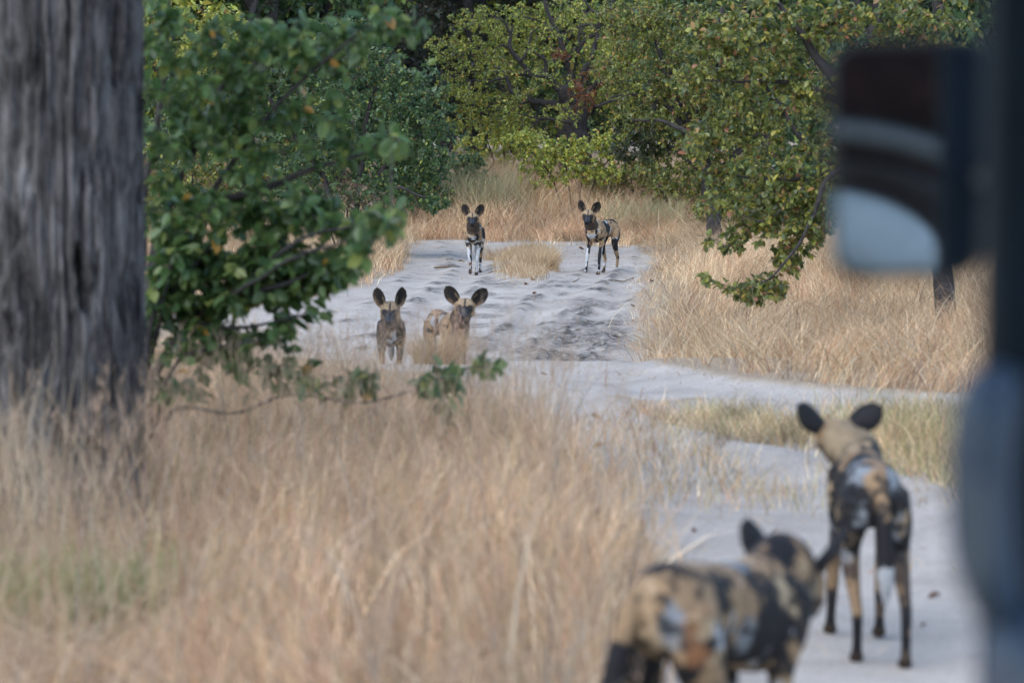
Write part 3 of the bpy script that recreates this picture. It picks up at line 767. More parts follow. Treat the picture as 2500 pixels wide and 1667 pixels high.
# --- gnarled tree at the bend
Y = 61
b = ground_pt(1405, Y)
T0 = [(b[0], b[1], b[2] - .1, .42), ] + L(Y, (1402, 380, .37), (1398, 300, .31), (1392, 250, .26), (1385, 215, .18))
lim = [T0, L(Y, (1395, 262, 0.136), (1345, 248, 0.081), (1285, 243, 0.062), (1248, 222, 0.053), (1236, 190, 0.037), (1218, 160, 0.019)),
       L(Y, (1390, 235, 0.112), (1345, 195, 0.074), (1300, 186, 0.056), (1260, 180, 0.037), (1205, 165, 0.019)),
       L(Y, (1388, 225, 0.105), (1384, 150, 0.068), (1352, 70, 0.050), (1330, 20, 0.037), (1325, -40, 0.025)),
       L(Y, (1388, 225, 0.105), (1440, 150, 0.068), (1456, 85, 0.056), (1470, 40, 0.043), (1515, -10, 0.025)),
       L(Y, (1456, 75, 0.043), (1440, 62, 0.031), (1400, 72, 0.025), (1370, 90, 0.012)),
       L(Y - .4, (1300, 190, 0.050), (1268, 150, 0.056), (1246, 118, 0.046), (1248, 80, 0.031), (1252, 60, 0.012)),
       L(Y - .4, (1246, 118, 0.031), (1225, 112, 0.019), (1210, 118, 0.009)),
       L(Y, (1398, 250, 0.099), (1450, 215, 0.068), (1520, 200, 0.043), (1590, 210, 0.019)),
       L(Y + .5, (1390, 260, 0.074), (1420, 110, 0.050), (1530, 60, 0.031), (1560, 20, 0.012)),
       L(Y - 1, (1395, 300, 0.043), (1320, 290, 0.025), (1270, 280, 0.012)),
       L(Y, (1352, 70, 0.031), (1310, 50, 0.022), (1250, 40, 0.012)),
       L(Y - .6, (1268, 150, .04), (1290, 120, .03), (1300, 80, .02), (1330, 60, .01)), L(Y - .5, (1285, 243, .05), (1260, 265, .03), (1235, 280, .015)), L(Y - .5, (1340, 195, .05), (1330, 150, .035), (1300, 125, .02)),
       L(Y - .3, (1384, 150, .05), (1410, 110, .035), (1415, 60, .02)), L(Y - .5, (1450, 215, .05), (1480, 170, .035), (1500, 120, .02)), L(Y - .4, (1245, 80, .03), (1225, 50, .02), (1190, 35, .01)), L(Y - .6, (1236, 190, .03), (1190, 200, .02), (1140, 195, .01)),
       L(Y - .6, (1470, 40, .04), (1440, 20, .025), (1420, -10, .012)), L(Y - .8, (1450, 262, .04), (1500, 245, .025), (1540, 250, .01)), L(Y - .7, (1320, 290, .03), (1290, 320, .015))]
cl = Cl(Y + .9, (1130, 170, 90, 70, .8), (1170, 80, 100, 70, 1), (1260, 70, 110, 70, 1), (1340, 40, 120, 60, 1), (1220, 150, 100, 60, .75), (1310, 130, 100, 60, .8), (1140, 240, 90, 50, .9), (1220, 255, 100, 45, .8), (1310, 215, 90, 40, .5),
        (1440, 40, 100, 60, .9), (1500, 100, 90, 70, .9), (1440, 140, 90, 50, .6), (1530, 180, 80, 60, .8), (1440, 195, 55, 55, .45, -2.2, G_RED), (1425, 240, 35, 35, .4, -2.2, G_RED), (1150, 300, 80, 30, .8), (1260, 310, 80, 35, .6), (1490, 250, 70, 40, .8),
        (1365, 130, 30, 18, 1, -2.0, G_RED), (1080, 120, 50, 40, .5), (1250, 200, 150, 90, .30, -2.2), (1400, 120, 150, 120, .30, -2.2), (1380, 280, 60, 40, .5, -2.0), depth=1.3)
tree('gnarled_tree', 'old gnarled tree with thick dark trunk and yellow green leaves at the bend', 'tree', b, lim, cl, 1700, 15, .068, G_YEL, 6, n_trunk=1, twig_r=.016, spread=.14)
Y = 56.5
b = ground_pt(1400, Y)
lim = [[(b[0] + k * .12, b[1], b[2] - .04, .022)] + L(Y, (1400 + k * 40, 420, .014), (1395 + k * 85, 345, .005)) for k in (-1.5, -.4, .6, 1.6)]
cl = Cl(Y, (1340, 435, 90, 28, .9), (1450, 425, 90, 28, .8), (1290, 335, 70, 25, 1), (1340, 375, 90, 35, 1), (1430, 360, 90, 35, 1), (1490, 345, 50, 30, 1), (1400, 400, 110, 30, .8), (1310, 400, 60, 30, .6), depth=.6)
tree('yellow_bush', 'low yellow green bush in front of the gnarled trunk', 'bush', b, lim, cl, 560, 13, .07, G_YEL, 7, n_trunk=4, twig_r=.007)

# --- bushes that close the view under the trees
for px, Y, w_, h_, pal, sd, lb in ((1120, 57, 95, 75, G_BLUE, 31, 'dark green bush between the round bush and the pale green weeds'), (1000, 55, 110, 90, G_BLUE, 32, 'green bush hidden behind the dense glossy bush'), (1540, 58, 110, 70, G_OLV, 33, 'olive bush growing right of the gnarled trunk'),
                             (1680, 55, 110, 75, G_OLV, 34, 'brownish olive bush standing behind the olive tree trunk'), (1230, 66, 120, 80, G_YEL, 35, 'yellowish bush behind the pale green weeds'), (1830, 50, 130, 90, G_OLV, 36, 'olive bush on the right bank behind the drooping branch'), (2030, 46, 140, 110, G_BLUE, 37, 'dark bush behind the wing mirror on the right bank'),
                             (700, 50, 160, 110, G_BLUE, 38, 'wide green bush behind the leafy shrub'), (470, 46, 170, 120, G_OLV, 39, 'olive bush behind the leafy shrub next to the thick trunk'), (2250, 44, 150, 130, G_OLV, 40, 'tall olive bush beyond the door pillar')):
    b = ground_pt(px, Y); gy = 833.5 - ((b[2] - CAM_Z) / Y + math.tan(PITCH)) * FPX
    lim = [[(b[0] + k * .15, b[1], b[2] - .04, .035)] + L(Y, (px + k * w_ * .25, gy - h_ * .8, .02), (px + k * w_ * .45, gy - h_ * 1.6, .006)) for k in (-2, -1, 0, 1, 2)]
    cl = Cl(Y, (px, gy - h_ * 1.3, w_ * .8, h_ * .7, 1), (px - w_ * .5, gy - h_ * .8, w_ * .6, h_ * .6, 1), (px + w_ * .5, gy - h_ * .8, w_ * .6, h_ * .6, 1), (px - w_ * .2, gy - h_ * .4, w_ * .8, h_ * .4, .8), (px + w_ * .3, gy - h_ * 1.6, w_ * .4, h_ * .5, .8), depth=.8)
    tree('bush', lb, 'bush', b, lim, cl, 520, 13, .07, pal, sd, n_trunk=5, twig_r=.008)

# --- olive tree right of the bend
Y = 44
b = ground_pt(1745, Y)
lim = [[(b[0], b[1], b[2] - .1, .13)] + L(Y, (1735, 470, .11), (1700, 330, .09), (1640, 200, .06), (1580, 60, .03)),
       L(Y, (1715, 390, .08), (1640, 270, .05), (1560, 230, .03), (1490, 240, .012)), L(Y, (1700, 330, .08), (1740, 180, .06), (1760, 20, .03)),
       L(Y, (1720, 420, .06), (1640, 360, .04), (1560, 350, .02), (1510, 370, .008)), L(Y, (1735, 440, .06), (1850, 330, .04), (1950, 250, .02)),
       L(Y - .6, (1700, 330, .05), (1620, 300, .03), (1540, 295, .012))]
cl = Cl(Y, (1570, 60, 110, 80, 1), (1680, 90, 130, 100, 1), (1560, 170, 100, 60, .8), (1640, 220, 120, 80, .9), (1560, 270, 80, 60, .8), (1560, 350, 90, 55, 1, [((.05, .075, .025), 3), ((.035, .05, .02), 3), ((.09, .10, .03), 2)]), (1590, 420, 70, 30, .9), (1680, 350, 110, 80, .9), (1730, 240, 110, 90, 1),
        (1800, 130, 120, 120, 1), (1800, 330, 120, 110, .9), (1730, 450, 90, 50, .7), (1480, 170, 40, 50, .6), (1920, 200, 160, 150, .8), (1500, 60, 60, 60, .7), depth=.9)
tree('olive_tree', 'dark olive tree with brownish leaves hanging behind the turned dog', 'tree', b, lim, cl, 1900, 15, .066, G_OLV, 8, n_trunk=1, twig_r=.008, spread=.13)

# --- nearer tree on the right with a drooping branch
Y = 27
b = ground_pt(2330, Y)
lim = [[(b[0], b[1], b[2] - .1, .11)] + L(Y, (2290, 600, .095), (2200, 420, .08), (2080, 260, .06), (1980, 120, .04), (1900, 0, .02)),
       L(Y, (2200, 420, .055), (2060, 415, .036), (1960, 350, .03), (1900, 260, .02), (1850, 180, .01)),
       L(Y - .4, (2140, 400, .035), (2030, 420, .028), (1990, 520, .022), (1945, 600, .016), (1890, 670, .009), (1830, 705, .004)),
       L(Y, (2060, 415, .03), (1930, 440, .018), (1800, 430, .010), (1720, 420, .004)), L(Y, (2080, 260, .04), (1950, 210, .025), (1800, 200, .012), (1680, 190, .005)),
       L(Y, (2200, 420, .05), (2260, 200, .04), (2300, 20, .02)), L(Y - .3, (1960, 460, .014), (1870, 540, .008), (1800, 520, .004))]
cl = Cl(Y, (1860, 60, 130, 90, 1), (1990, 70, 130, 80, 1), (2120, 50, 130, 70, 1), (2270, 60, 130, 80, 1), (1760, 110, 100, 90, .9), (1680, 190, 55, 45, .8), (1850, 200, 120, 90, 1), (1980, 220, 110, 100, 1), (1780, 290, 100, 80, .9), (1900, 340, 120, 80, 1),
        (2010, 400, 60, 90, .9), (1700, 350, 60, 40, .8), (1790, 420, 80, 45, .9), (1900, 460, 100, 60, 1.3), (1980, 540, 50, 70, 2.0), (1870, 550, 90, 50, 1.6), (1770, 500, 80, 40, 1.1), (1930, 630, 50, 45, 1.5), (1850, 705, 80, 34, 2.4), (1720, 680, 18, 12, .8), (1780, 590, 80, 30, .5), (1960, 480, 60, 60, 1.5), (2200, 250, 120, 200, .8), (2330, 400, 110, 250, .8), depth=.5)
tree('overhanging_tree', 'broad olive green tree with a drooping branch over the right bank', 'tree', b, lim, cl, 1250, 12, .068, G_OLV, 9, n_trunk=1, single=300, simple=False, twig_r=.006, spread=.14)

# --- wood behind: a few kinds, copied
def wood_tree(seed, H, W, pal, n_twig, leaf):
    rg = np.random.default_rng(seed)
    tr = [(0, 0, -.15, .16), (rg.normal(0, .15), rg.normal(0, .15), H * .25, .13), (rg.normal(0, .3), rg.normal(0, .3), H * .55, .09), (rg.normal(0, .3), rg.normal(0, .3), H * .9, .03)]
    lim, cl = [tr], []
    for k in range(7):
        a = k * .9 + rg.random(); z = H * (.18 + .1 * k); r = W * (.75 + .4 * rg.random()) * (1 - .05 * k)
        lim.append([(0, 0, z * .7, .07), (math.cos(a) * r * .5, math.sin(a) * r * .5, z, .045), (math.cos(a) * r, math.sin(a) * r, z + .5, .012)])
        cl.append((math.cos(a) * r * .8, math.sin(a) * r * .8, z + .4, W * .62, W * .62, H * .15, 1))
        cl.append((math.cos(a + 1.5) * r * .4, math.sin(a + 1.5) * r * .4, z + .9, W * .55, W * .55, H * .15, 1))
    cl.append((0, 0, H * .95, W * .7, W * .7, H * .12, 1)); cl.append((0, 0, H * .12, W * .9, W * .9, H * .10, .7))
    return lim, cl
PROTO = []
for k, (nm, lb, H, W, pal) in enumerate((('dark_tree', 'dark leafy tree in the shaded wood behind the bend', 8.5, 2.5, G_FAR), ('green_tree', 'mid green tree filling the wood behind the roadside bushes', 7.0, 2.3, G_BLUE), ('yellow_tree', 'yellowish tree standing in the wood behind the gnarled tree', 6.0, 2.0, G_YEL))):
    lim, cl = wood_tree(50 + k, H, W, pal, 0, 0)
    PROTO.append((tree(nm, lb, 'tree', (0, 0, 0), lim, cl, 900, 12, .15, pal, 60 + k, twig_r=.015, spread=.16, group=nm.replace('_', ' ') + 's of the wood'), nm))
def copy_tree(o, loc, rz, sc):
    c = o.copy(); COL.objects.link(c)
    for ch in o.children:
        d = ch.copy(); COL.objects.link(d); d.parent = c
    c.location, c.rotation_euler, c.scale = loc, (0, 0, rz), (sc,) * 3
    return c
rs = random.Random(5)
spots = []
for px, Yd, kind in ((1010, 84, 0), (1090, 88, 0), (1170, 80, 0), (930, 78, 0), (1260, 84, 2), (1350, 90, 0), (1430, 78, 1), (1520, 82, 1), (1600, 74, 2), (1690, 80, 1), (1780, 72, 1), (1880, 78, 0), (1980, 70, 1), (2080, 76, 2), (2180, 70, 0),
                     (2280, 74, 1), (2380, 70, 0), (2480, 72, 1), (850, 72, 1), (760, 76, 0), (670, 70, 2), (580, 74, 1), (480, 68, 1), (380, 72, 0), (280, 68, 1), (1140, 98, 0), (1300, 100, 0), (1000, 102, 0), (1460, 98, 0), (1620, 96, 0), (1800, 94, 0), (2000, 92, 0), (2200, 92, 0), (2400, 90, 0), (800, 94, 0), (600, 92, 0), (400, 90, 0), (150, 74, 1), (0, 80, 0),
                     (820, 58, 1), (620, 56, 1), (420, 56, 2), (1880, 56, 1), (2100, 52, 1), (2330, 50, 1), (1050, 128, 0), (1130, 122, 0), (1210, 130, 0), (960, 125, 0), (1290, 126, 0), (870, 130, 0), (1390, 124, 0), (1480, 130, 0), (1570, 124, 0), (1100, 108, 0), (1180, 110, 1), (1040, 112, 0), (1250, 112, 0), (-250, 62, 1), (-450, 70, 0), (-120, 56, 2), (-700, 64, 1), (-950, 72, 0), (2650, 60, 1), (2850, 70, 0), (3100, 64, 1), (-300, 88, 0), (2700, 88, 0)):
    x = (px - 1250) / FPX * Yd
    spots.append((kind, (x, Yd, gz(x, Yd)), rs.random() * 6.28, .85 + .4 * rs.random()))
first = [True, True, True]
for kind, loc, rz, sc in spots:
    o = PROTO[kind][0]
    if first[kind]:
        first[kind] = False; o.location, o.rotation_euler, o.scale = loc, (0, 0, rz), (sc,) * 3
    else:
        copy_tree(o, loc, rz, sc)
# ------------------------------------------------------------------ wild dogs
M_COAT = attr_mat('dog_coat', rough=0.72, spec=0.25, bump=(130, 0.5, 0.004), vary=0.18)
M_EYE = plain_mat('dog_eye', (0.02, 0.012, 0.008), rough=0.12)
K, TAN, WHI, BRO, PTAN, RUF = [np.array(c) for c in ((.013, .013, .015), (.35, .23, .13), (.44, .45, .46), (.062, .043, .032), (.50, .38, .24), (.28, .13, .06))]
GRY = np.array((.27, .295, .32))
CN = dict(k=K, t=TAN, w=WHI, b=BRO, p=PTAN, r=RUF, g=GRY)

def rot3(yaw, pitch, roll):
    return np.array((Matrix.Rotation(yaw, 3, 'Z') @ Matrix.Rotation(-pitch, 3, 'Y') @ Matrix.Rotation(roll, 3, 'X')))

def build_dog(label, loc, yaw, head=(.50, 0, .775), hyaw=0, hpitch=-12, hroll=0, legs=None, tail=None, ears=None,
              blobs=(), leg_rule='mottled', tilt=0, seed=1, scale=1.0, vox=.0062, mix=(.44, .60), flank=None, group=None, twist=0.0, pitch=0, hs=1.0, face=1.0, nape=1.0, rag=.7, dark=1.0):
    legs = legs or {}
    ears = ears or ((22, 18), (22, 18))     # (outward lean, turn of the cup) for left, right, degrees
    acc = Acc()
    head = np.array(head, float)
    # torso (x forward, y left, z up): x, z, half width, half height
    to = np.array([(-.405, .600, .040, .060), (-.37, .598, .080, .095), (-.29, .595, .102, .118), (-.17, .597, .092, .108), (-.04, .587, .092, .112),
                   (.08, .570, .102, .133), (.20, .562, .106, .150), (.30, .575, .104, .142), (.375, .600, .082, .108), (.415, .615, .05, .07)])
    side = lambda x: twist * (x + .0) ** 2 * np.sign(x)
    P = catmull(np.column_stack([to[:, 0], side(to[:, 0]), to[:, 1:]]), 3)
    acc.add(*tube(P[:, :3], P[:, 3], P[:, 4], n=22))
    Hm = rot3(R(hyaw), R(hpitch), R(hroll))
    hp = lambda u, v, w: head + Hm @ (np.array((u, v, w)) * hs)
    # neck
    n0 = np.array((.27, side(.27), .605)); n1 = np.array((.36, side(.36), .655)); n3 = hp(-.035, 0, -.02)
    n2 = n1 * .45 + n3 * .55 + np.array((-.01, 0, .0)); n4 = hp(.0, 0, -.005)
    N_ = catmull(np.column_stack([np.array([n0, n1, n2, n3, n4]), [.085, .088, .083, .076, .06], [.125, .112, .093, .078, .06]]), 4)
    upv = np.where((np.abs(N_[:, :1]) < 9), np.array([[-.5, 0, 1]]), 0)
    acc.add(*tube(N_[:, :3], N_[:, 3], N_[:, 4], up=upv, n=20))
    # head
    hsec = np.array([(-.085, .0, .035, .035), (-.06, .004, .063, .056), (-.015, .004, .079, .066), (.03, .0, .076, .064), (.062, -.008, .060, .055), (.088, -.018, .044, .045),
                   (.115, -.026, .0375, .040), (.15, -.030, .0345, .036), (.175, -.029, .030, .031), (.188, -.026, .020, .022)])
    hh = catmull(hsec, 3); hh[:, 2:] *= hs
    C = np.array([hp(u, 0, w) for u, w in hh[:, :2]])
    acc.add(*tube(C, hh[:, 2], hh[:, 3], up=Hm[:, 2], n=20))
    for sg in (1, -1):      # brow, cheek, nose wing
        acc.add(*tube([hp(.03, .035 * sg, .03), hp(.062, .040 * sg, .026), hp(.075, .034 * sg, .014)], np.array([.024, .021, .012]) * hs, n=10))
        acc.add(*tube([hp(-.03, .05 * sg, -.035), hp(.02, .05 * sg, -.035), hp(.05, .037 * sg, -.035)], np.array([.028, .03, .02]) * hs, n=10))
    acc.add(*tube([hp(.165, 0, -.012), hp(.197, 0, -.014)], [.020, .017], [.015, .013], up=Hm[:, 2], n=10))
    # ears
    EF = []
    for k, sg in enumerate((1, -1)):
        lean, turn = ears[k]
        Em = Hm @ np.array(Matrix.Rotation(-R(lean) * sg, 3, 'X')) @ np.array(Matrix.Rotation(R(-8), 3, 'Y')) @ rot3(R(turn) * sg, R(0), 0)
        B = hp(-.028, .050 * sg, .030)
        EF.append((B, Em, sg))
        ns, nt = 15, 13
        s = np.linspace(0, 1, ns); t = np.linspace(-1, 1, nt)
        hw = np.interp(s, [0, .12, .3, .5, .7, .84, .94, 1], [.032, .044, .056, .060, .055, .043, .026, .004])
        fr, bk = [], []
        for i in range(ns):
            for j in range(nt):
                cup = .034 * t[j] ** 2 * (1 - .65 * s[i]) + .010 * s[i] ** 2 * -1
                q = np.array((cup - .004, hw[i] * t[j], s[i] * .158)) * hs
                th = .0125 * (1 - .15 * s[i])
                fr.append(B + Em @ q); bk.append(B + Em @ (q - np.array((th, 0, 0))))
        V = np.array(fr + bk); o = ns * nt; Q = []
        for i in range(ns - 1):
            for j in range(nt - 1):
                a = i * nt + j
                Q.append((a, a + 1, a + nt + 1, a + nt)); Q.append((o + a, o + a + nt, o + a + nt + 1, o + a + 1))
        for i in range(ns - 1):
            for j in (0, nt - 1):
                a = i * nt + j; q = (a, a + nt, o + a + nt, o + a); Q.append(q if j == 0 else q[::-1])
        for j in range(nt - 1):
            for i in (0, ns - 1):
                a = i * nt + j; q = (a, o + a, o + a + 1, a + 1); Q.append(q if i == 0 else q[::-1])
        acc.add(V, np.array(Q))
    # legs
    for nm, fx, sy in (('FL', 1, 1), ('FR', 1, -1), ('HL', -1, 1), ('HR', -1, -1)):
        dx, dy, dz = legs.get(nm, (0, 0, 0)); lift = dz > .02
        ys = side(.25 * fx)
        if fx > 0:
            J = [(.27, .070, .615, .050, .085), (.235, .078, .52, .045, .070), (.205, .080, .435, .034, .044), (.222, .078, .33, .026, .029), (.238, .074, .215, .0235, .0245),
                 (.236, .072, .12, .0185, .0205), (.243, .072, .055, .0195, .021), (.262, .072, .026, .027, .024), (.290, .072, .020, .026, .018), (.306, .072, .016, .016, .012)]
            wt = [0, .02, .1, .4, .72, .92, 1, 1, 1, 1]
        else:
            J = [(-.30, .062, .60, .060, .095), (-.275, .078, .50, .058, .090), (-.235, .084, .405, .042, .062), (-.285, .082, .315, .030, .040), (-.355, .078, .225, .021, .030),
                 (-.378, .075, .185, .020, .026), (-.362, .074, .11, .0175, .021), (-.350, .074, .05, .019, .021), (-.332, .074, .025, .026, .023), (-.305, .074, .020, .025, .017), (-.290, .074, .016, .015, .011)]
            wt = [0, .03, .2, .5, .82, .9, .97, 1, 1, 1, 1]
        J = np.array(J); wt = np.array(wt)
        J[:, 1] = J[:, 1] * sy + ys + dy * wt
        J[:, 0] += dx * wt
        J[:, 2] += dz * wt
        if lift and fx > 0:      # lifted forefoot: wrist bent, paw hanging
            J[4, 0] += .05; J[5:, 0] += np.array([.02, -.015, -.02, -.03, -.035]); J[7:, 2] -= np.array([.01, .025, .035])
        Jc = catmull(J, 3)
        upr = np.where(np.arange(len(Jc))[:, None] > len(Jc) * .72, np.array([[.4, 0, 1.0]]), np.array([[1.0, 0, .35]]))
        acc.add(*tube(Jc[:, :3], Jc[:, 3], Jc[:, 4], up=upr, n=14))
    # tail
    tl = np.array(tail if tail is not None else [(-.37, 0, .655), (-.42, 0, .62), (-.455, 0, .53), (-.46, 0, .42), (-.455, .0, .31), (-.45, 0, .24)], float)
    rr = np.interp(np.linspace(0, 1, len(tl)), [0, .25, .5, .75, .92, 1], [.028, .023, .028, .034, .022, .008])
    Tc = catmull(np.column_stack([tl, rr]), 4)
    acc.add(*tube(Tc[:, :3], Tc[:, 3], up=(1, 0, .1), n=12))
    raw = acc.mesh('raw')
    tmp = link('tmp', raw)
    md = tmp.modifiers.new('r', 'REMESH'); md.mode = 'VOXEL'; md.voxel_size = vox; md.use_smooth_shade = True
    sm = tmp.modifiers.new('s', 'SMOOTH'); sm.factor = .5; sm.iterations = 4
    dg = bpy.context.evaluated_depsgraph_get()
    me = bpy.data.meshes.new_from_object(tmp.evaluated_get(dg))
    bpy.data.objects.remove(tmp); bpy.data.meshes.remove(raw)
    n = len(me.vertices)
    P = np.zeros(n * 3); me.vertices.foreach_get('co', P); P = P.reshape(-1, 3)
    Nn = np.zeros(n * 3); me.vertices.foreach_get('normal', Nn); Nn = Nn.reshape(-1, 3)
    # ---- coat
    def mixc(c, col, m): return c * (1 - m[:, None]) + col * m[:, None]
    wp = P + .035 * np.column_stack([vnoise(P * 14 + k * 31, seed + k) - .5 for k in range(3)])
    n1 = fbm(wp * np.array((10, 10, 9.0)), seed * 7, 3); n2 = fbm(wp * 11 + 40, seed * 7 + 3, 2); n3 = fbm(P * 26, seed + 5, 2)
    e = (n3 - .5) * .34
    streak = fbm(P * np.array((22, 70, 70)) + 3, seed + 33, 2)
    c = np.tile(K, (n, 1))
    c = mixc(c, TAN, sstep(mix[0] - .015, mix[0] + .015, n1 + e * .5))
    c = mixc(c, PTAN, sstep(.58, .66, n1) * .6)
    c = mixc(c, WHI, sstep(mix[1] - .015, mix[1] + .015, n2 + e * .4))
    spk = fbm(P * 21 + 5, seed + 90, 2); lum = c[:, 1]
    c = mixc(c, K, sstep(.60, .66, spk) * (lum > .1)); c = mixc(c, TAN * .8, sstep(.37, .32, spk) * (lum < .1) * .8)
    # lower legs
    lowz = sstep(.40, .33, P[:, 2]) * (np.abs(P[:, 1] - side(P[:, 0])) > .02)
    notail = sstep(-.43, -.41, P[:, 0])
    if leg_rule == 'mottled':
        l1 = fbm(P * np.array((15, 15, 12)) + 9, seed + 60, 2)
        lc = np.tile(K, (n, 1)); lc = mixc(lc, WHI, sstep(.47, .50, l1 + .14 * sstep(.33, .12, P[:, 2]) - .05)); lc = mixc(lc, RUF * .8, sstep(.60, .63, fbm(P * 12 + 77, seed + 61, 2)))
        hind = sstep(-.08, -.12, P[:, 0])
        hc = np.tile(TAN * .85, (n, 1)); hc = mixc(hc, K, sstep(.50, .53, l1)); hc = mixc(hc, WHI, sstep(.16, .13, P[:, 2]) * sstep(.44, .47, fbm(P * 18, seed + 5, 2)))
        lc = mixc(lc, hc, hind)
    elif leg_rule == 'brown':
        l1 = fbm(P * np.array((15, 15, 9)) + 9, seed + 60, 2)
        lc = np.tile(BRO * 1.2, (n, 1)); lc = mixc(lc, TAN * .8, sstep(.47, .51, l1)); lc = mixc(lc, K, sstep(.19, .17, P[:, 2]) * sstep(.42, .46, l1))
    else:
        l1 = fbm(P * np.array((14, 14, 8)) + 9, seed + 60, 2)
        lc = np.tile(TAN * .75, (n, 1)); lc = mixc(lc, BRO, sstep(.50, .53, l1))
    c = mixc(c, lc, lowz * notail)
    # tail bands
    tly = np.interp(P[:, 2], tl[::-1, 2], tl[::-1, 1])
    tt = sstep(-.405, -.435, P[:, 0]) * sstep(.055, .045, np.abs(P[:, 1] - tly))
    tz = P[:, 2] + (n3 - .5) * .03
    tcx = np.where(tz > .56, 0, 1.0)
    tcol = np.where((tz > .53)[:, None], TAN * .95, np.where((tz > .37)[:, None], K, WHI))
    c = mixc(c, tcol, tt)
    # explicit patches
    for b in blobs:
        (cx, cy, cz), rr_, cc = b[:3]
        d = np.linalg.norm((wp - np.array((cx, cy, cz))) / np.array(rr_), axis=1) + (n3 - .5) * rag + (n1 - .5) * .9 + (streak - .5) * rag * .9
        c = mixc(c, CN[cc], sstep(1.1 + .12 * (rag > .8), .86 - .12 * (rag > .8), d))
    blobmask = None
    spk2 = fbm(P * 30 + 15, seed + 91, 2)
    c = mixc(c, K, sstep(.64 - .05 * (rag > .8), .69 - .04 * (rag > .8), spk2) * (c[:, 1] > .1) * (P[:, 2] > .38) * .85)
    # neck: throat dark, nape pale
    Hl = (P - head) @ Hm / hs
    nd = nrm(n3_ := (hp(-.03, 0, 0) - np.array((.33, 0, .64)))[None])[0]
    al = (P - np.array((.33, 0, .64))) @ nd
    Ln = np.linalg.norm(n3_)
    isneck = sstep(-.02, .02, al + (n2 - .5) * .06) * sstep(.16, .12, np.linalg.norm((P - np.array((.33, 0, .64))) - al[:, None] * nd, axis=1)) * (P[:, 0] > .2)
    perp = np.cross(nd, (0, 1, 0))        # points down/forward or up/back
    if perp[0] < 0: perp = -perp
    fwd = (P - np.array((.33, 0, .64))) @ perp
    thr = sstep(-.035, .015, fwd + (n2 - .5) * .06)
    ncol = mixc(np.tile(PTAN, (n, 1)) * nape * (0.6 + .6 * n1[:, None]), BRO * .8, thr)
    c = mixc(c, ncol, isneck * (P[:, 2] > .58))
    # face
    u, v, w = Hl[:, 0], Hl[:, 1], Hl[:, 2]
    ish = (np.abs(v) < .095) * (u > -.075) * (w > -.085) * (w < .085)
    f = np.tile(TAN * 1.05, (n, 1))
    f = mixc(f, PTAN, sstep(.02, .06, w) * .7)
    jag = (n3 - .5) * .02
    f = mixc(f, K * 1.2, sstep(-.022, -.045, w + jag) * sstep(.01, .03, u) * sstep(.068, .052, np.abs(v) + jag))         # chin and lower cheek
    f = mixc(f, BRO * .7, sstep(-.02, -.045, w + jag) * sstep(.03, -.01, u))
    eye_d = np.sqrt(((u - .075) / .05) ** 2 + ((np.abs(v) - .040) / .030) ** 2 + ((w - .010) / .034) ** 2)
    f = mixc(f, K, sstep(1.15, .9, eye_d + jag * 4))
    f = mixc(f, K * 1.3, sstep(.062, .082, u + jag * .6 - .25 * np.maximum(w - .005, 0)))  # whole muzzle
    f = mixc(f, np.array((.045, .05, .06)), sstep(.09, .11, u) * sstep(-.012, .0, w) * sstep(.03, .02, np.abs(v)) * .8)  # bluish gloss painted into the colour along the muzzle top
    f = mixc(f, K, sstep(.0085, .005, np.abs(v)) * sstep(.0, .03, u + w * .4) * (w > 0) * sstep(-.02, .0, u))  # black line up the brow
    f = mixc(f, K * .6, sstep(.182, .19, u) * (w > -.032))
    f = f * (np.where((f[:, :1] > .1), face, 1.0))
    c = mixc(c, f, ish.astype(float))
    # ears
    for B, Em, sg in EF:
        q = (P - B) @ Em / hs
        s, t, d = q[:, 2] / .158, q[:, 1] * sg / .06, q[:, 0]
        m = (s > .10) & (s < 1.1) & (np.abs(t) < 1.15) & (d > -.045) & (d < .06) & ~((Hl[:, 2] < .072) & (np.abs(Hl[:, 1]) < .052))
        inside = (Nn @ Em[:, 0]) > .12
        ec = np.tile(K * .9, (n, 1))
        ic = np.tile(np.array((.020, .015, .012)), (n, 1))
        ic = mixc(ic, K * .8, sstep(.75, .35, np.sqrt((t / .75) ** 2 + ((s - .55) / .42) ** 2)) * .85)
        ic = mixc(ic, PTAN * .34, sstep(1, .4, np.sqrt(((t + .48) / .26) ** 2 + ((s - .34) / .22) ** 2) + (n3 - .5) * .9))
        ic = mixc(ic, TAN * .35, sstep(.35, .7, t) * sstep(.6, .2, s))
        ec = np.where(inside[:, None], ic, ec)
        c = np.where(m[:, None], ec, c)
    # paws
    paw = sstep(.052, .040, P[:, 2] + (n3 - .5) * .02) * (np.abs(P[:, 1]) > .02)
    for nm, fx, sy in (('FL', 1, 1), ('FR', 1, -1)):
        if legs.get(nm, (0, 0, 0))[2] > .02:
            dx, dy, dz = legs[nm]
            paw = np.maximum(paw, sstep(dz + .055, dz + .04, P[:, 2]) * (P[:, 0] > .1) * (P[:, 1] * sy > .02) * (np.abs(P[:, 0] - .23 - dx) < .12))
    c = mixc(c, BRO * .75, paw)
    c = c * (.62 + .76 * streak)[:, None] * np.where(c[:, 1:2] > .1, dark, 1.0)
    set_col(me, np.clip(c, 0, 1))
    me.materials.append(M_COAT)
    me.name = 'wild_dog'
    dog = link('wild_dog', me)
    dog.location = loc
    dog.rotation_euler = (R(tilt), R(pitch), yaw)
    dog.scale = (scale,) * 3
    tag(dog, label, 'wild dog', group)
    for sg in (1, -1):
        b = bmesh.new(); bmesh.ops.create_uvsphere(b, u_segments=14, v_segments=10, radius=.0125)
        em = bpy.data.meshes.new('eye'); b.to_mesh(em); b.free()
        for p in em.polygons: p.use_smooth = True
        eo = link('eye', em, dog, M_EYE); eo.location = hp(.0735, .041 * sg, .018)
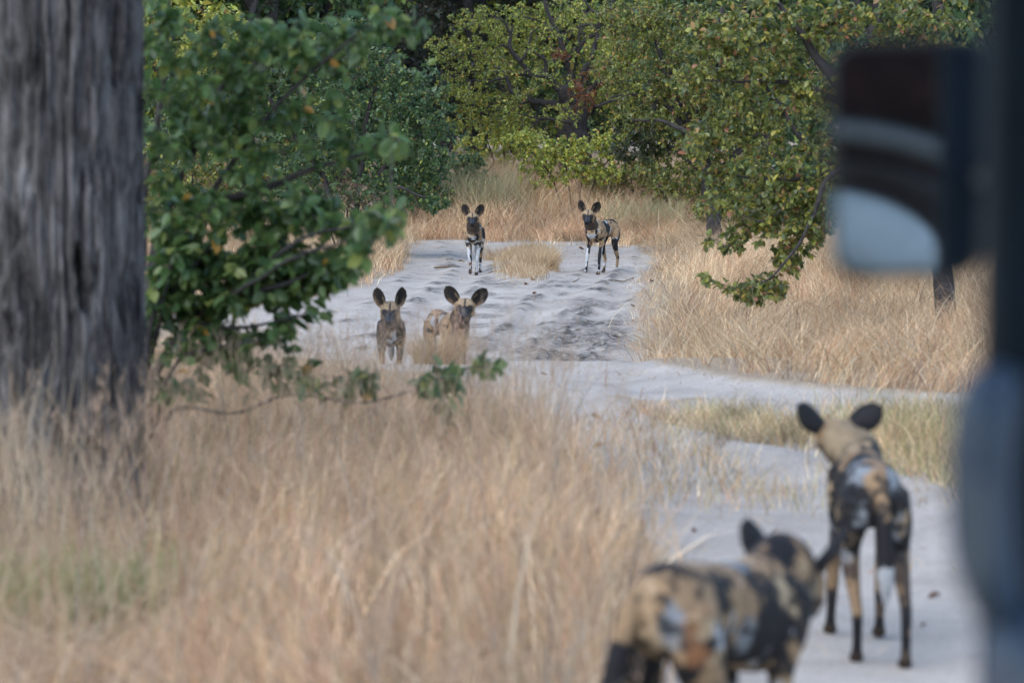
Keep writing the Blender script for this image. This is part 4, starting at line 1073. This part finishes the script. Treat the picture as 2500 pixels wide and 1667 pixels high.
    return dog
# ------------------------------------------------------------------ thick trunk on the left
def bark_mat():
    m, n, l, b = new_mat('grey_bark')
    tc = n.new('ShaderNodeTexCoord')
    def tex(scale, sc, det=5):
        mp = n.new('ShaderNodeMapping'); mp.inputs['Scale'].default_value = scale; l.new(tc.outputs['Object'], mp.inputs['Vector'])
        t = n.new('ShaderNodeTexNoise'); t.inputs['Scale'].default_value = sc; t.inputs['Detail'].default_value = det; t.inputs['Distortion'].default_value = .6
        l.new(mp.outputs[0], t.inputs['Vector']); return t.outputs['Fac']
    r = n.new('ShaderNodeValToRGB'); e = r.color_ramp.elements
    for q, p, c in ((e[0], 0.40, (.022, .021, .023)), (e[1], .65, (.19, .187, .19))): q.position = p; q.color = (*c, 1)
    x = e.new(.5); x.color = (.095, .09, .09, 1)
    mx = n.new('ShaderNodeMix'); mx.data_type = 'FLOAT'; mx.inputs['Factor'].default_value = .4
    f1 = tex((1, 1, .09), 26); f2 = tex((1, 1, .35), 7)
    f3 = tex((1, 1, .25), 75)
    m0 = n.new('ShaderNodeMix'); m0.data_type = 'FLOAT'; m0.inputs['Factor'].default_value = .4; l.new(f1, m0.inputs['A']); l.new(f3, m0.inputs['B'])
    l.new(m0.outputs['Result'], mx.inputs['A']); l.new(f2, mx.inputs['B'])
    l.new(mx.outputs['Result'], r.inputs[0]); l.new(r.outputs[0], b.inputs['Base Color'])
    b.inputs['Roughness'].default_value = .9; b.inputs['Specular IOR Level'].default_value = .2
    bp = n.new('ShaderNodeBump'); bp.inputs['Strength'].default_value = .9; bp.inputs['Distance'].default_value = .02
    l.new(f1, bp.inputs['Height']); l.new(bp.outputs[0], b.inputs['Normal'])
    return m
TX, TY, TR = -2.055, 12.6, .425
tz0 = gz(TX, TY)
def thick_trunk():
    nt, nz = 220, 330
    th = np.linspace(0, 2 * math.pi, nt, endpoint=False)
    z = np.concatenate([np.linspace(-.15, 3.2, 270), np.linspace(3.25, 6.5, 60)])
    TH, ZH = np.meshgrid(th, z)
    cx, sx = np.cos(TH), np.sin(TH)
    n1 = fbm(np.stack([cx.ravel() * 7, sx.ravel() * 7, ZH.ravel() * .9], 1), 71, 3).reshape(TH.shape)
    n2 = fbm(np.stack([cx.ravel() * 22, sx.ravel() * 22, ZH.ravel() * 2.2], 1), 72, 3).reshape(TH.shape)
    n3 = fbm(np.stack([cx.ravel() * 2, sx.ravel() * 2, ZH.ravel() * .8], 1), 73, 2).reshape(TH.shape)
    rad = TR * (1 + .16 * np.exp(-np.maximum(ZH, 0) / .16) * (.4 + n3) - .025 * ZH / 3) + .035 * (n3 - .5) + .040 * (n1 - .5) - .055 * sstep(.16, .0, np.abs(n2 - .5)) * (.3 + 1.2 * n1) + .02 * (n2 - .5)
    def dent(px, py, w_px, h_px, dep, tilt=0.0):
        q = at(px, py, TY - TR); a0 = math.atan2(-math.sqrt(max(0, 1 - min(1, ((q.x - TX) / TR) ** 2))), (q.x - TX) / TR)
        s = (TY - TR) / FPX
        da = (np.angle(np.exp(1j * (TH - a0)))) * TR; dz = ZH - (q.z - tz0)
        da = da + tilt * dz
        e = np.sqrt((da / (w_px * s)) ** 2 + (dz / (h_px * s)) ** 2)
        return -dep * sstep(1.1, .55, e) + dep * .10 * np.exp(-((e - 1.3) / .25) ** 2)
    rad = rad + dent(200, 690, 19, 95, .17, .14) + dent(283, 150, 11, 140, .10, .03) + dent(8, 820, 22, 60, .04) + dent(225, 1120, 30, 45, .04)
    V = np.stack([cx * rad, sx * rad, ZH], -1).reshape(-1, 3)
    nz = len(z); i = np.arange(nz - 1)[:, None] * nt; j = np.arange(nt)[None]; j2 = (j + 1) % nt
    return np_mesh('trunk', V, np.stack([i + j, i + j2, i + nt + j2, i + nt + j], -1).reshape(-1, 4))
M_GBARK = bark_mat()
lim = [[(0, 0, 6.3, .36), (.1, .2, 7.2, .28), (.5, .6, 8.2, .16), (.8, .9, 9.3, .06)], [(0, 0, 6.2, .28), (-.7, .2, 7.2, .2), (-1.5, .1, 8.0, .10), (-2.2, 0, 8.6, .04)], [(0, 0, 6.0, .25), (.2, 1.0, 7.0, .16), (.3, 2.0, 7.6, .08), (.2, 2.8, 8.0, .03)], [(0, 0, 6.4, .22), (-.4, -.9, 7.3, .13), (-.8, -1.6, 8.1, .04)]]
cl = [(.6, .7, 8.8, 1.2, 1.2, .8, 1), (-1.6, .1, 8.4, 1.2, 1.0, .7, 1), (.2, 2.2, 8.0, 1.0, 1.2, .7, 1), (-.6, -1.2, 8.2, 1, 1, .7, 1)]
tt = tree('big_tree', 'thick grey weathered tree trunk standing in the tall grass', 'tree', (0, 0, 0), lim, cl, 260, 9, .11, G_OLV, 21, n_trunk=0, twig_r=.01)
tt.location = (TX, TY, tz0)
link('trunk', thick_trunk(), tt, M_GBARK)

# ------------------------------------------------------------------ dogs
def dz(x, y): return gz(x, y) - .004
x, y = (1158 - 1250) / FPX * 38.1, 38.1
build_dog('dog walking straight up the sand with one forepaw lifted and throat dark brown', (x, y - .2 + .25, dz(x, y)), R(-92), head=(.47, 0, .765), hpitch=-16, hyaw=0,
          legs={'FR': (.10, .035, .045), 'FL': (.0, -.035, 0), 'HL': (.05, -.01, 0), 'HR': (-.12, .0, 0)}, ears=((30, 20), (28, 20)), seed=4, mix=(.60, .72), hs=1.05, face=.62,
          blobs=[((.40, .0, .62), (.10, .09, .10), 'b'), ((.41, .0, .50), (.05, .06, .035), 'w'), ((.30, .09, .52), (.06, .03, .08), 't'), ((.30, -.10, .57), (.08, .03, .10), 't'),
                 ((.36, .05, .44), (.05, .03, .04), 'w'), ((.36, -.06, .46), (.05, .03, .04), 'k'), ((-.05, .1, .60), (.2, .05, .1), 'k'), ((-.05, -.1, .58), (.2, .05, .12), 'k')], scale=1.0)
x, y = (1470 - 1250) / FPX * 38.25, 38.25
build_dog('dog standing three quarters on with tan shoulder and black mottled flank', (x, y, dz(x, y)), R(-114), head=(.475, .0, .775), hpitch=-20, hyaw=17, hroll=-4,
          legs={'FL': (.02, -.01, 0), 'FR': (.06, -.03, 0), 'HL': (.02, .0, 0), 'HR': (.10, .0, 0)}, ears=((30, 16), (26, 30)), seed=8, mix=(.52, .72), scale=1.03, hs=1.05, face=.66,
          blobs=[((.24, .09, .62), (.13, .05, .13), 't'), ((.16, .1, .52), (.08, .05, .12), 't'), ((.02, .09, .62), (.10, .06, .12), 'k'), ((.0, .06, .70), (.09, .05, .03), 'w'), ((-.10, .08, .66), (.05, .06, .08), 't'),
                 ((-.20, .1, .60), (.10, .05, .14), 't'), ((-.33, .07, .55), (.07, .06, .14), 'k'), ((-.24, .09, .42), (.07, .05, .07), 'k'), ((.40, .03, .51), (.05, .08, .04), 'w'), ((.36, .08, .46), (.05, .03, .05), 'k'),
                 ((.38, -.05, .48), (.05, .05, .03), 'k'), ((.38, .0, .62), (.09, .07, .06), 'b'), ((.08, .1, .47), (.10, .06, .06), 't'), ((.05, .07, .70), (.03, .05, .03), 'k')])
x, y = (951 - 1250) / FPX * 25.3, 25.3
build_dog('dog with slim upright ears and greyish brown coat standing in the dip', (x, y + .2, dz(x, y)), R(-88), head=(.47, .0, .75), hpitch=-20, hroll=0, hyaw=-2,
          ears=((20, 40), (24, 30)), seed=13, mix=(.66, .74), leg_rule='brown', hs=1.14, face=.62, nape=.6, dark=.8,
          blobs=[((.38, -.06, .60), (.10, .06, .13), 'b'), ((.40, .07, .55), (.08, .035, .13), 'k'), ((.42, .035, .50), (.04, .02, .10), 'w'), ((.36, -.07, .47), (.07, .05, .08), 'b'), ((.40, -.01, .46), (.05, .035, .05), 'w'), ((.24, -.1, .55), (.06, .04, .10), 'b'), ((.24, .1, .55), (.06, .04, .10), 'b')])
x, y = (1098 - 1250) / FPX * 25.2, 25.2
build_dog('tan dog with wide spread round ears standing behind a grass tussock', (x - .03, y + .25, dz(x, y)), R(-72), head=(.47, .02, .765), hpitch=-14, hyaw=-20, hroll=-3,
          ears=((46, 14), (44, 14)), seed=17, mix=(.30, .74), leg_rule='tan', scale=1.02, hs=1.14, face=.85, dark=.85,
          blobs=[((.2, .0, .63), (.22, .14, .12), 't'), ((.40, .0, .55), (.07, .1, .12), 't'), ((.41, -.07, .57), (.04, .02, .09), 'k'), ((.42, .06, .54), (.03, .02, .06), 'k'), ((.02, -.05, .70), (.08, .05, .04), 'k'), ((.05, -.09, .66), (.03, .04, .05), 'w')])
# the two nearest dogs, seen from behind
x, y = (2105 - 1250) / FPX * 10.0, 10.0
build_dog('dog standing with its back turned and white tail tip hanging on the sand track', (x + .035, y + .1, dz(x, y)), R(88), head=(.46, .075, .725), hpitch=-6, hyaw=10,
          legs={'FL': (.04, .03, 0), 'FR': (-.02, -.0, 0), 'HL': (.06, -.02, 0), 'HR': (-.05, -.03, 0)}, ears=((56, 30), (60, 25)), seed=23, mix=(.62, .70), leg_rule='brown', nape=.68, face=.75, hs=.93, rag=1.3, dark=.78, scale=1.0, vox=.0075,
          tail=[(-.37, -.01, .67), (-.415, -.015, .625), (-.45, -.02, .54), (-.455, -.025, .44), (-.45, -.028, .33), (-.445, -.03, .23)],
          blobs=[((-.05, .0, .60), (.45, .2, .2), 'k'), ((.20, .06, .70), (.10, .05, .05), 'p'), ((.10, .07, .68), (.06, .05, .05), 't'), ((.02, .02, .72), (.07, .07, .03), 'k'), ((.11, -.04, .70), (.05, .05, .04), 't'),
                 ((-.14, -.05, .70), (.08, .05, .05), 't'), ((-.25, -.01, .70), (.10, .035, .05), 't'), ((-.37, .0, .66), (.06, .035, .06), 't'), ((-.16, .05, .69), (.04, .04, .04), 'g'), ((-.33, .06, .66), (.05, .04, .04), 'g'), ((-.37, .06, .55), (.04, .028, .055), 'g'),
                 ((-.36, .075, .62), (.03, .022, .025), 'k'), ((-.34, -.07, .66), (.06, .03, .05), 'g'), ((-.34, -.085, .58), (.05, .03, .06), 'k'), ((-.35, -.08, .50), (.05, .03, .05), 'g'), ((.28, .0, .70), (.06, .09, .03), 'k'), ((-.05, .07, .68), (.03, .05, .03), 'g'), ((.36, .05, .72), (.08, .05, .06), 'p')])
x, y = .51, 7.22
build_dog('dog turning away with its head lowered beside the foreground grass', (x, y, -.045), R(60), pitch=5, nape=.6, rag=1.3, dark=.82, head=(.49, .02, .62), hpitch=-14, hyaw=10,
          legs={'FL': (.05, .0, 0), 'FR': (-.05, 0, 0)}, ears=((40, 62), (40, 66)), seed=31, mix=(.52, .70), scale=1.05, vox=.0075,
          blobs=[((-.33, .02, .70), (.05, .12, .04), 'k'), ((-.40, .0, .62), (.06, .13, .055), 't'), ((-.38, .1, .5), (.08, .04, .09), 'k'), ((-.40, .08, .44), (.05, .05, .07), 'g'), ((-.28, -.09, .64), (.09, .05, .07), 't'), ((-.38, -.06, .57), (.04, .03, .06), 'g'),
                 ((-.33, -.1, .53), (.05, .03, .06), 'r'), ((-.20, .0, .71), (.07, .13, .03), 't'), ((-.17, -.09, .64), (.05, .04, .08), 'k'), ((-.07, -.03, .70), (.07, .05, .04), 't'), ((-.05, -.1, .6), (.06, .05, .14), 't'), ((.06, -.03, .71), (.08, .06, .035), 'g'), ((.03, .06, .71), (.12, .05, .03), 'k'),
                 ((.06, -.09, .66), (.08, .03, .04), 'k'), ((.18, -.03, .71), (.045, .12, .045), 't'), ((.17, -.1, .62), (.04, .03, .10), 'p'), ((.28, -.0, .72), (.05, .13, .05), 'k'), ((.26, -.1, .58), (.05, .04, .14), 'k'), ((.36, .0, .70), (.05, .1, .06), 't'), ((-.02, -.1, .50), (.05, .04, .07), 'g'), ((.1, -.1, .52), (.1, .05, .08), 'k')],
          tail=[(-.37, .02, .655), (-.42, .03, .61), (-.45, .04, .52), (-.455, .05, .41), (-.45, .05, .30), (-.44, .05, .23)])

# ------------------------------------------------------------------ safari vehicle round the camera
M_VP = plain_mat('vehicle_paint', (.009, .016, .024), rough=.7, spec=.15, noise=(6, .8, 1.25))
M_PL = plain_mat('black_plastic', (.012, .013, .015), rough=.55)
M_DOOR = plain_mat('door_paint', (.075, .105, .15), rough=.5, spec=.3, noise=(5, .85, 1.15))
M_CANVAS = plain_mat('dark_canvas', (.026, .013, .013), rough=.95, noise=(25, .7, 1.5))
M_PIPE = plain_mat('grey_pipe', (.15, .165, .175), rough=.5, noise=(9, .8, 1.2))
M_REFL_BROWN = plain_mat('reflection_brown', (.05, .046, .05), rough=.8, noise=(18, .8, 1.3))
M_REFL_PALE = plain_mat('reflection_pale_blue', (.62, .70, .74), rough=.7, noise=(10, .9, 1.1))
M_MIRR, _n, _l, _b = new_mat('mirror_glass')
_b.inputs['Base Color'].default_value = (.86, .88, .88, 1); _b.inputs['Metallic'].default_value = 1; _b.inputs['Roughness'].default_value = .03
veh = empty('safari_vehicle', (0, 0, 0))
tag(veh, 'dark safari vehicle side with door pillar and wing mirror beside the track', 'vehicle')
def rbox(name, lo, hi, mat, parent, bev=.01, seg=3):
    b = bmesh.new(); bmesh.ops.create_cube(b, size=1)
    lo, hi = Vector(lo), Vector(hi)
    for v in b.verts: v.co = Vector([(lo[i] + hi[i]) / 2 + v.co[i] * (hi[i] - lo[i]) for i in range(3)])
    bmesh.ops.bevel(b, geom=list(b.edges), offset=bev, segments=seg, affect='EDGES', profile=.5)
    me = bpy.data.meshes.new(name); b.to_mesh(me); b.free()
    for p in me.polygons: p.use_smooth = True
    return link(name, me, parent, mat)
def pipe(name, pts, r, mat, parent, rb=None, k=6, n=16, up=(0, 0, 1)):
    Q = catmull(np.column_stack([np.array(pts, float), np.broadcast_to(r, (len(pts),)), np.broadcast_to(r if rb is None else rb, (len(pts),))]), k)
    V, q, t = tube(Q[:, :3], Q[:, 3], Q[:, 4], n=n, up=up)
    return link(name, np_mesh(name, V, q, t), parent, mat)
xp = at(2418, 400, 2.6).x
rbox('door_pillar', (xp, 2.56, .95), (xp + .11, 2.66, 2.42), M_VP, veh, .016)
rbox('roof', (-1.25, -2.8, 2.42), (.66, 2.75, 2.47), M_CANVAS, veh, .02)
for nm_, yy in (('roof_post', -2.6), ('roof_post', -.95)):
    rbox(nm_, (.56, yy, .9), (.61, yy + .05, 2.42), M_VP, veh, .01)
for yy in (-2.6, -.95):
    rbox('roof_post', (-1.2, yy, .9), (-1.15, yy + .05, 2.42), M_VP, veh, .01)
xd = at(2392, 1600, 2.5).x
rbox('door', (xd, -.3, .62), (xd + .16, 2.55, at(2400, 1490, 2.45).z), M_DOOR, veh, .05, 5)
rbox('body_side', (xd + .005, -2.8, .62), (xd + .155, -.31, 1.18), M_DOOR, veh, .05, 5)
rbox('body_side', (-1.27, -2.8, .62), (-1.14, 2.7, 1.15), M_DOOR, veh, .05, 5)
rbox('floor_pan', (-1.25, -2.8, .55), (xd + .15, 2.5, .61), M_VP, veh, .01)
# rounded cowl at the foot of the pillar
P_ = [at(2470, 915, 2.5), at(2425, 960, 2.5), at(2402, 1060, 2.5), at(2396, 1200, 2.5), at(2402, 1340, 2.5), at(2430, 1460, 2.5), at(2465, 1530, 2.5)]
pipe('cowl', [tuple(p) for p in P_], [.012, .025, .028, .028, .028, .024, .014], M_DOOR, veh, rb=[.03, .06, .07, .07, .07, .06, .03], up=(0, 1, 0))
P_ = [at(2394, 1170, 2.40), at(2396, 1300, 2.40), at(2392, 1420, 2.40), at(2400, 1500, 2.42)]
pipe('streak_pipe', [tuple(p) for p in P_], [.006, .007, .008, .006], M_PIPE, veh)  # added pipe that draws the vertical light streak on the cowl
# wheels that carry it
for wx in (-1.1, .62):
    for wy in (-2.0, 1.6):
        w = empty('wheel', (wx, wy, gz(wx, wy) + .37)); w.parent = veh
        b = bmesh.new(); prof = [(.20, -.09), (.30, -.11), (.36, -.10), (.375, -.06), (.375, .06), (.36, .10), (.30, .11), (.20, .09)]
        V = [(pw, pr * math.cos(a), pr * math.sin(a)) for a in np.linspace(0, 2 * math.pi, 28, endpoint=False) for pr, pw in prof]
        Qd = [(i * 8 + j, i * 8 + (j + 1) % 8, ((i + 1) % 28) * 8 + (j + 1) % 8, ((i + 1) % 28) * 8 + j) for i in range(28) for j in range(8)]
        link('tyre', np_mesh('tyre', V, Qd), w, M_PL)
        link('rim', np_mesh('rim', *tube([(-.07, 0, 0), (.0, 0, 0), (.07, 0, 0)], [.205, .205, .205], n=24, up=(0, 0, 1))), w, M_PIPE)
# wing mirror
MC = at(2218, 388, 3.0)
back_dir = Vector((.27, -.5, MC.z + .0)) - MC; back_dir.normalize()
to_cam = (Vector((0, 0, CAM_Z)) - MC).normalized()
MN = (back_dir + to_cam).normalized()
mx_ = Vector((0, 0, 1)).cross(MN).normalized(); my_ = MN.cross(mx_).normalized()
MM = Matrix((mx_, my_, MN)).transposed().to_4x4(); MM.translation = MC
def rounded(w, h, r, n=7, skew=.0):
    pts = []
    for cx, cy, a0 in ((w - r, h - r, 0), (-w + r, h - r, 90), (-w + r, -h + r, 180), (w - r, -h + r, 270)):
        for k in range(n):
            a = R(a0 + 90 * k / (n - 1)); X, Yy = cx + r * math.cos(a), cy + r * math.sin(a)
            pts.append((X * (1 + skew * (Yy / h)), Yy + .03 * X))
    return pts
def plate(name, w, h, r, z0, z1, mat, parent, bev=0.0):
    o = rounded(w, h, r, skew=.05); n_ = len(o)
    rings = [(1 - bev, z0), (1, z0 + (z1 - z0) * .25), (1, z1 - (z1 - z0) * .2), (1 - bev * .6, z1)]
    V = [(px_ * s_, py_ * s_, z_) for s_, z_ in rings for px_, py_ in o]
    Qd = [(i * n_ + j, i * n_ + (j + 1) % n_, (i + 1) * n_ + (j + 1) % n_, (i + 1) * n_ + j) for i in range(3) for j in range(n_)]
    me = bpy.data.meshes.new(name)
    me.from_pydata(V, [], Qd + [tuple(range(n_))[::-1], tuple(range(3 * n_, 4 * n_))]); me.update()
    return link(name, me, parent, mat)
wm = empty('wing_mirror'); wm.parent = veh; wm.matrix_local = MM
plate('mirror_housing', .083, .127, .03, -.05, -.001, M_PL, wm, .12)
plate('mirror_glass', .077, .121, .027, 0.0, .003, M_MIRR, wm, .0)
pa = MM.inverted() @ Vector((xp + .05, 2.61, MC.z - .02))
pipe('mirror_arm', [(.06, -.03, -.03), (.09, -.03, -.02), tuple(pa)], [.011, .011, .012], M_PL, wm)
# unseen shapes made up behind the camera to tone the mirror's reflection
def behind(px, py, dist):
    v = at(px, py, 3.0 + dist); return v - 2 * (v - MC).dot(MN) * MN
rbox('reflection_backdrop', (-.05, -.985, 1.05), (.555, -.965, 2.42), M_CANVAS, veh, .004)  # added dark backdrop, keeps the bright background out of the mirror
cv = [behind(p, q, 3.2) for p, q in ((1960, 195), (2215, 205), (2480, 240))]
pipe('reflection_roll', [tuple(p) for p in cv], [.115, .115, .125], M_CANVAS, veh)  # made-up roll for the dark top of the reflection
rb_ = [behind(p, q, 3.1) for p, q in ((1940, 318), (2060, 318), (2200, 340), (2330, 382), (2480, 420))]
pipe('reflection_bar', [tuple(p) for p in rb_], [.028, .028, .028, .029, .029], M_PIPE, veh)  # made-up bar that gives the reflection its grey curved band
rb_ = [behind(p, q, 3.3) for p, q in ((1960, 410), (2120, 415), (2250, 460), (2360, 560), (2420, 700))]
pipe('reflection_band', [tuple(p) for p in rb_], [.055, .055, .055, .06, .06], M_REFL_BROWN, veh, rb=[.03] * 5)  # made-up brownish shape for the dim lower part of the reflection
cu = [behind(p, q, 3.15) for p, q in ((1950, 560), (2050, 560), (2150, 585), (2230, 620), (2270, 660))]
pipe('reflection_pale_shape', [tuple(p) for p in cu], [.085, .085, .08, .06, .02], M_REFL_PALE, veh, rb=[.04, .04, .04, .04, .02], up=(0, -1, 0))  # added pale shape standing in for the bright patch in the mirror

# ------------------------------------------------------------------ litter on the sand
M_DEAD = plain_mat('dead_wood', (.17, .125, .085), rough=.9, noise=(40, .6, 1.5))
M_DRYLEAF = plain_mat('dry_leaf', (.20, .095, .055), rough=.8, noise=(60, .7, 1.4))
def stick(name, label, pts, r, cat='twig', group=None):
    P_ = [np.array((x_, y_, gz(x_, y_) + r_ * .8 + h_)) for (x_, y_, h_), r_ in zip(pts, r)]
    o0 = P_[0].copy()
    Qc = catmull(np.column_stack([np.array(P_) - o0, r]), 5)
    V, q, t = tube(Qc[:, :3], Qc[:, 3], n=7)
    V = V + .25 * np.mean(r) * (vnoise(V * 60, 5)[:, None] - .5)
    o = link(name, np_mesh(name, V, q, t), None, M_DEAD); o.location = tuple(o0)
    return tag(o, label, cat, group)
def gp(px, Y): return ((px - 1250) / FPX * Y, Y)
stick('bark_slab', 'flat brown slab of fallen bark left of the walking dog', [(*gp(1062, 39.4), .0), (*gp(1080, 39.35), .012), (*gp(1100, 39.4), .004), (*gp(1122, 39.5), 0)], [.035, .045, .03, .012], 'bark').scale = (1, 1.2, .45)
stick('twig', 'long thin curved reddish twig lying across the right rut', [(*gp(1452, 35.6), 0), (*gp(1490, 35.7), .004), (*gp(1522, 36.0), .01), (*gp(1550, 36.8), .01)], [.006, .009, .008, .004])
stick('twig', 'short pale twig on the bare sand beyond the low leafy shoots', [(*gp(1318, 21.3), 0), (*gp(1340, 21.32), .004), (*gp(1370, 21.35), 0)], [.004, .006, .004])
stick('twig', 'tiny dark twig on the smooth sand near the right bank', [(*gp(1478, 20.9), 0), (*gp(1488, 20.92), .003), (*gp(1500, 20.9), 0)], [.004, .006, .004])
stick('twig', 'broken reddish twig at the foot of the big island tussock', [(*gp(1398, 35.9), 0), (*gp(1405, 36.0), .01), (*gp(1416, 36.3), .03)], [.007, .008, .004])
stick('twig', 'short dark stick lying left of the walking dog near the grass', [(*gp(1118, 42.0), 0), (*gp(1126, 42.05), .004), (*gp(1134, 42.0), 0)], [.008, .012, .006])
def dry_leaf(label, px, Y, size, rz, group=None):
    x_, y_ = gp(px, Y)
    V = LEAF_V * np.array((1, 1, 2.6)); V[:, 0] -= .5
    me = np_mesh('fallen_leaf', V, LEAF_QQ, LEAF_T)
    o = link('fallen_leaf', me, None, M_DRYLEAF); o.location = (x_, y_, gz(x_, y_) + .012); o.rotation_euler = (.3, .2, rz); o.scale = (size,) * 3
    return tag(o, label, 'leaf', group)
dry_leaf('curled red brown leaf on the sand crest beside a pale twig', 1331, 21.0, .10, .4)
LG = 'dry leaves scattered on the sand'
for px, Y, s, a in ((1300, 35.6, .10, 1), (1285, 34.9, .09, 2), (1460, 16.8, .10, 3), (1458, 18.2, .09, .5), (1240, 38.9, .10, 1.5), (1610, 38.0, .12, .2), (1650, 36.5, .12, 2.2), (1590, 35.0, .10, 1.1), (1230, 45.5, .12, .8), (1305, 33.9, .08, 2.5), (1420, 46.5, .12, .3), (1545, 32.5, .08, .9), (1700, 12.9, .05, 1.9), (2000, 11.8, .05, .7), (2260, 10.6, .05, 1.2), (2290, 11.2, .06, 2.7)):
    dry_leaf('small dry brown leaf lying on the sand track', px, Y, s, a, LG)
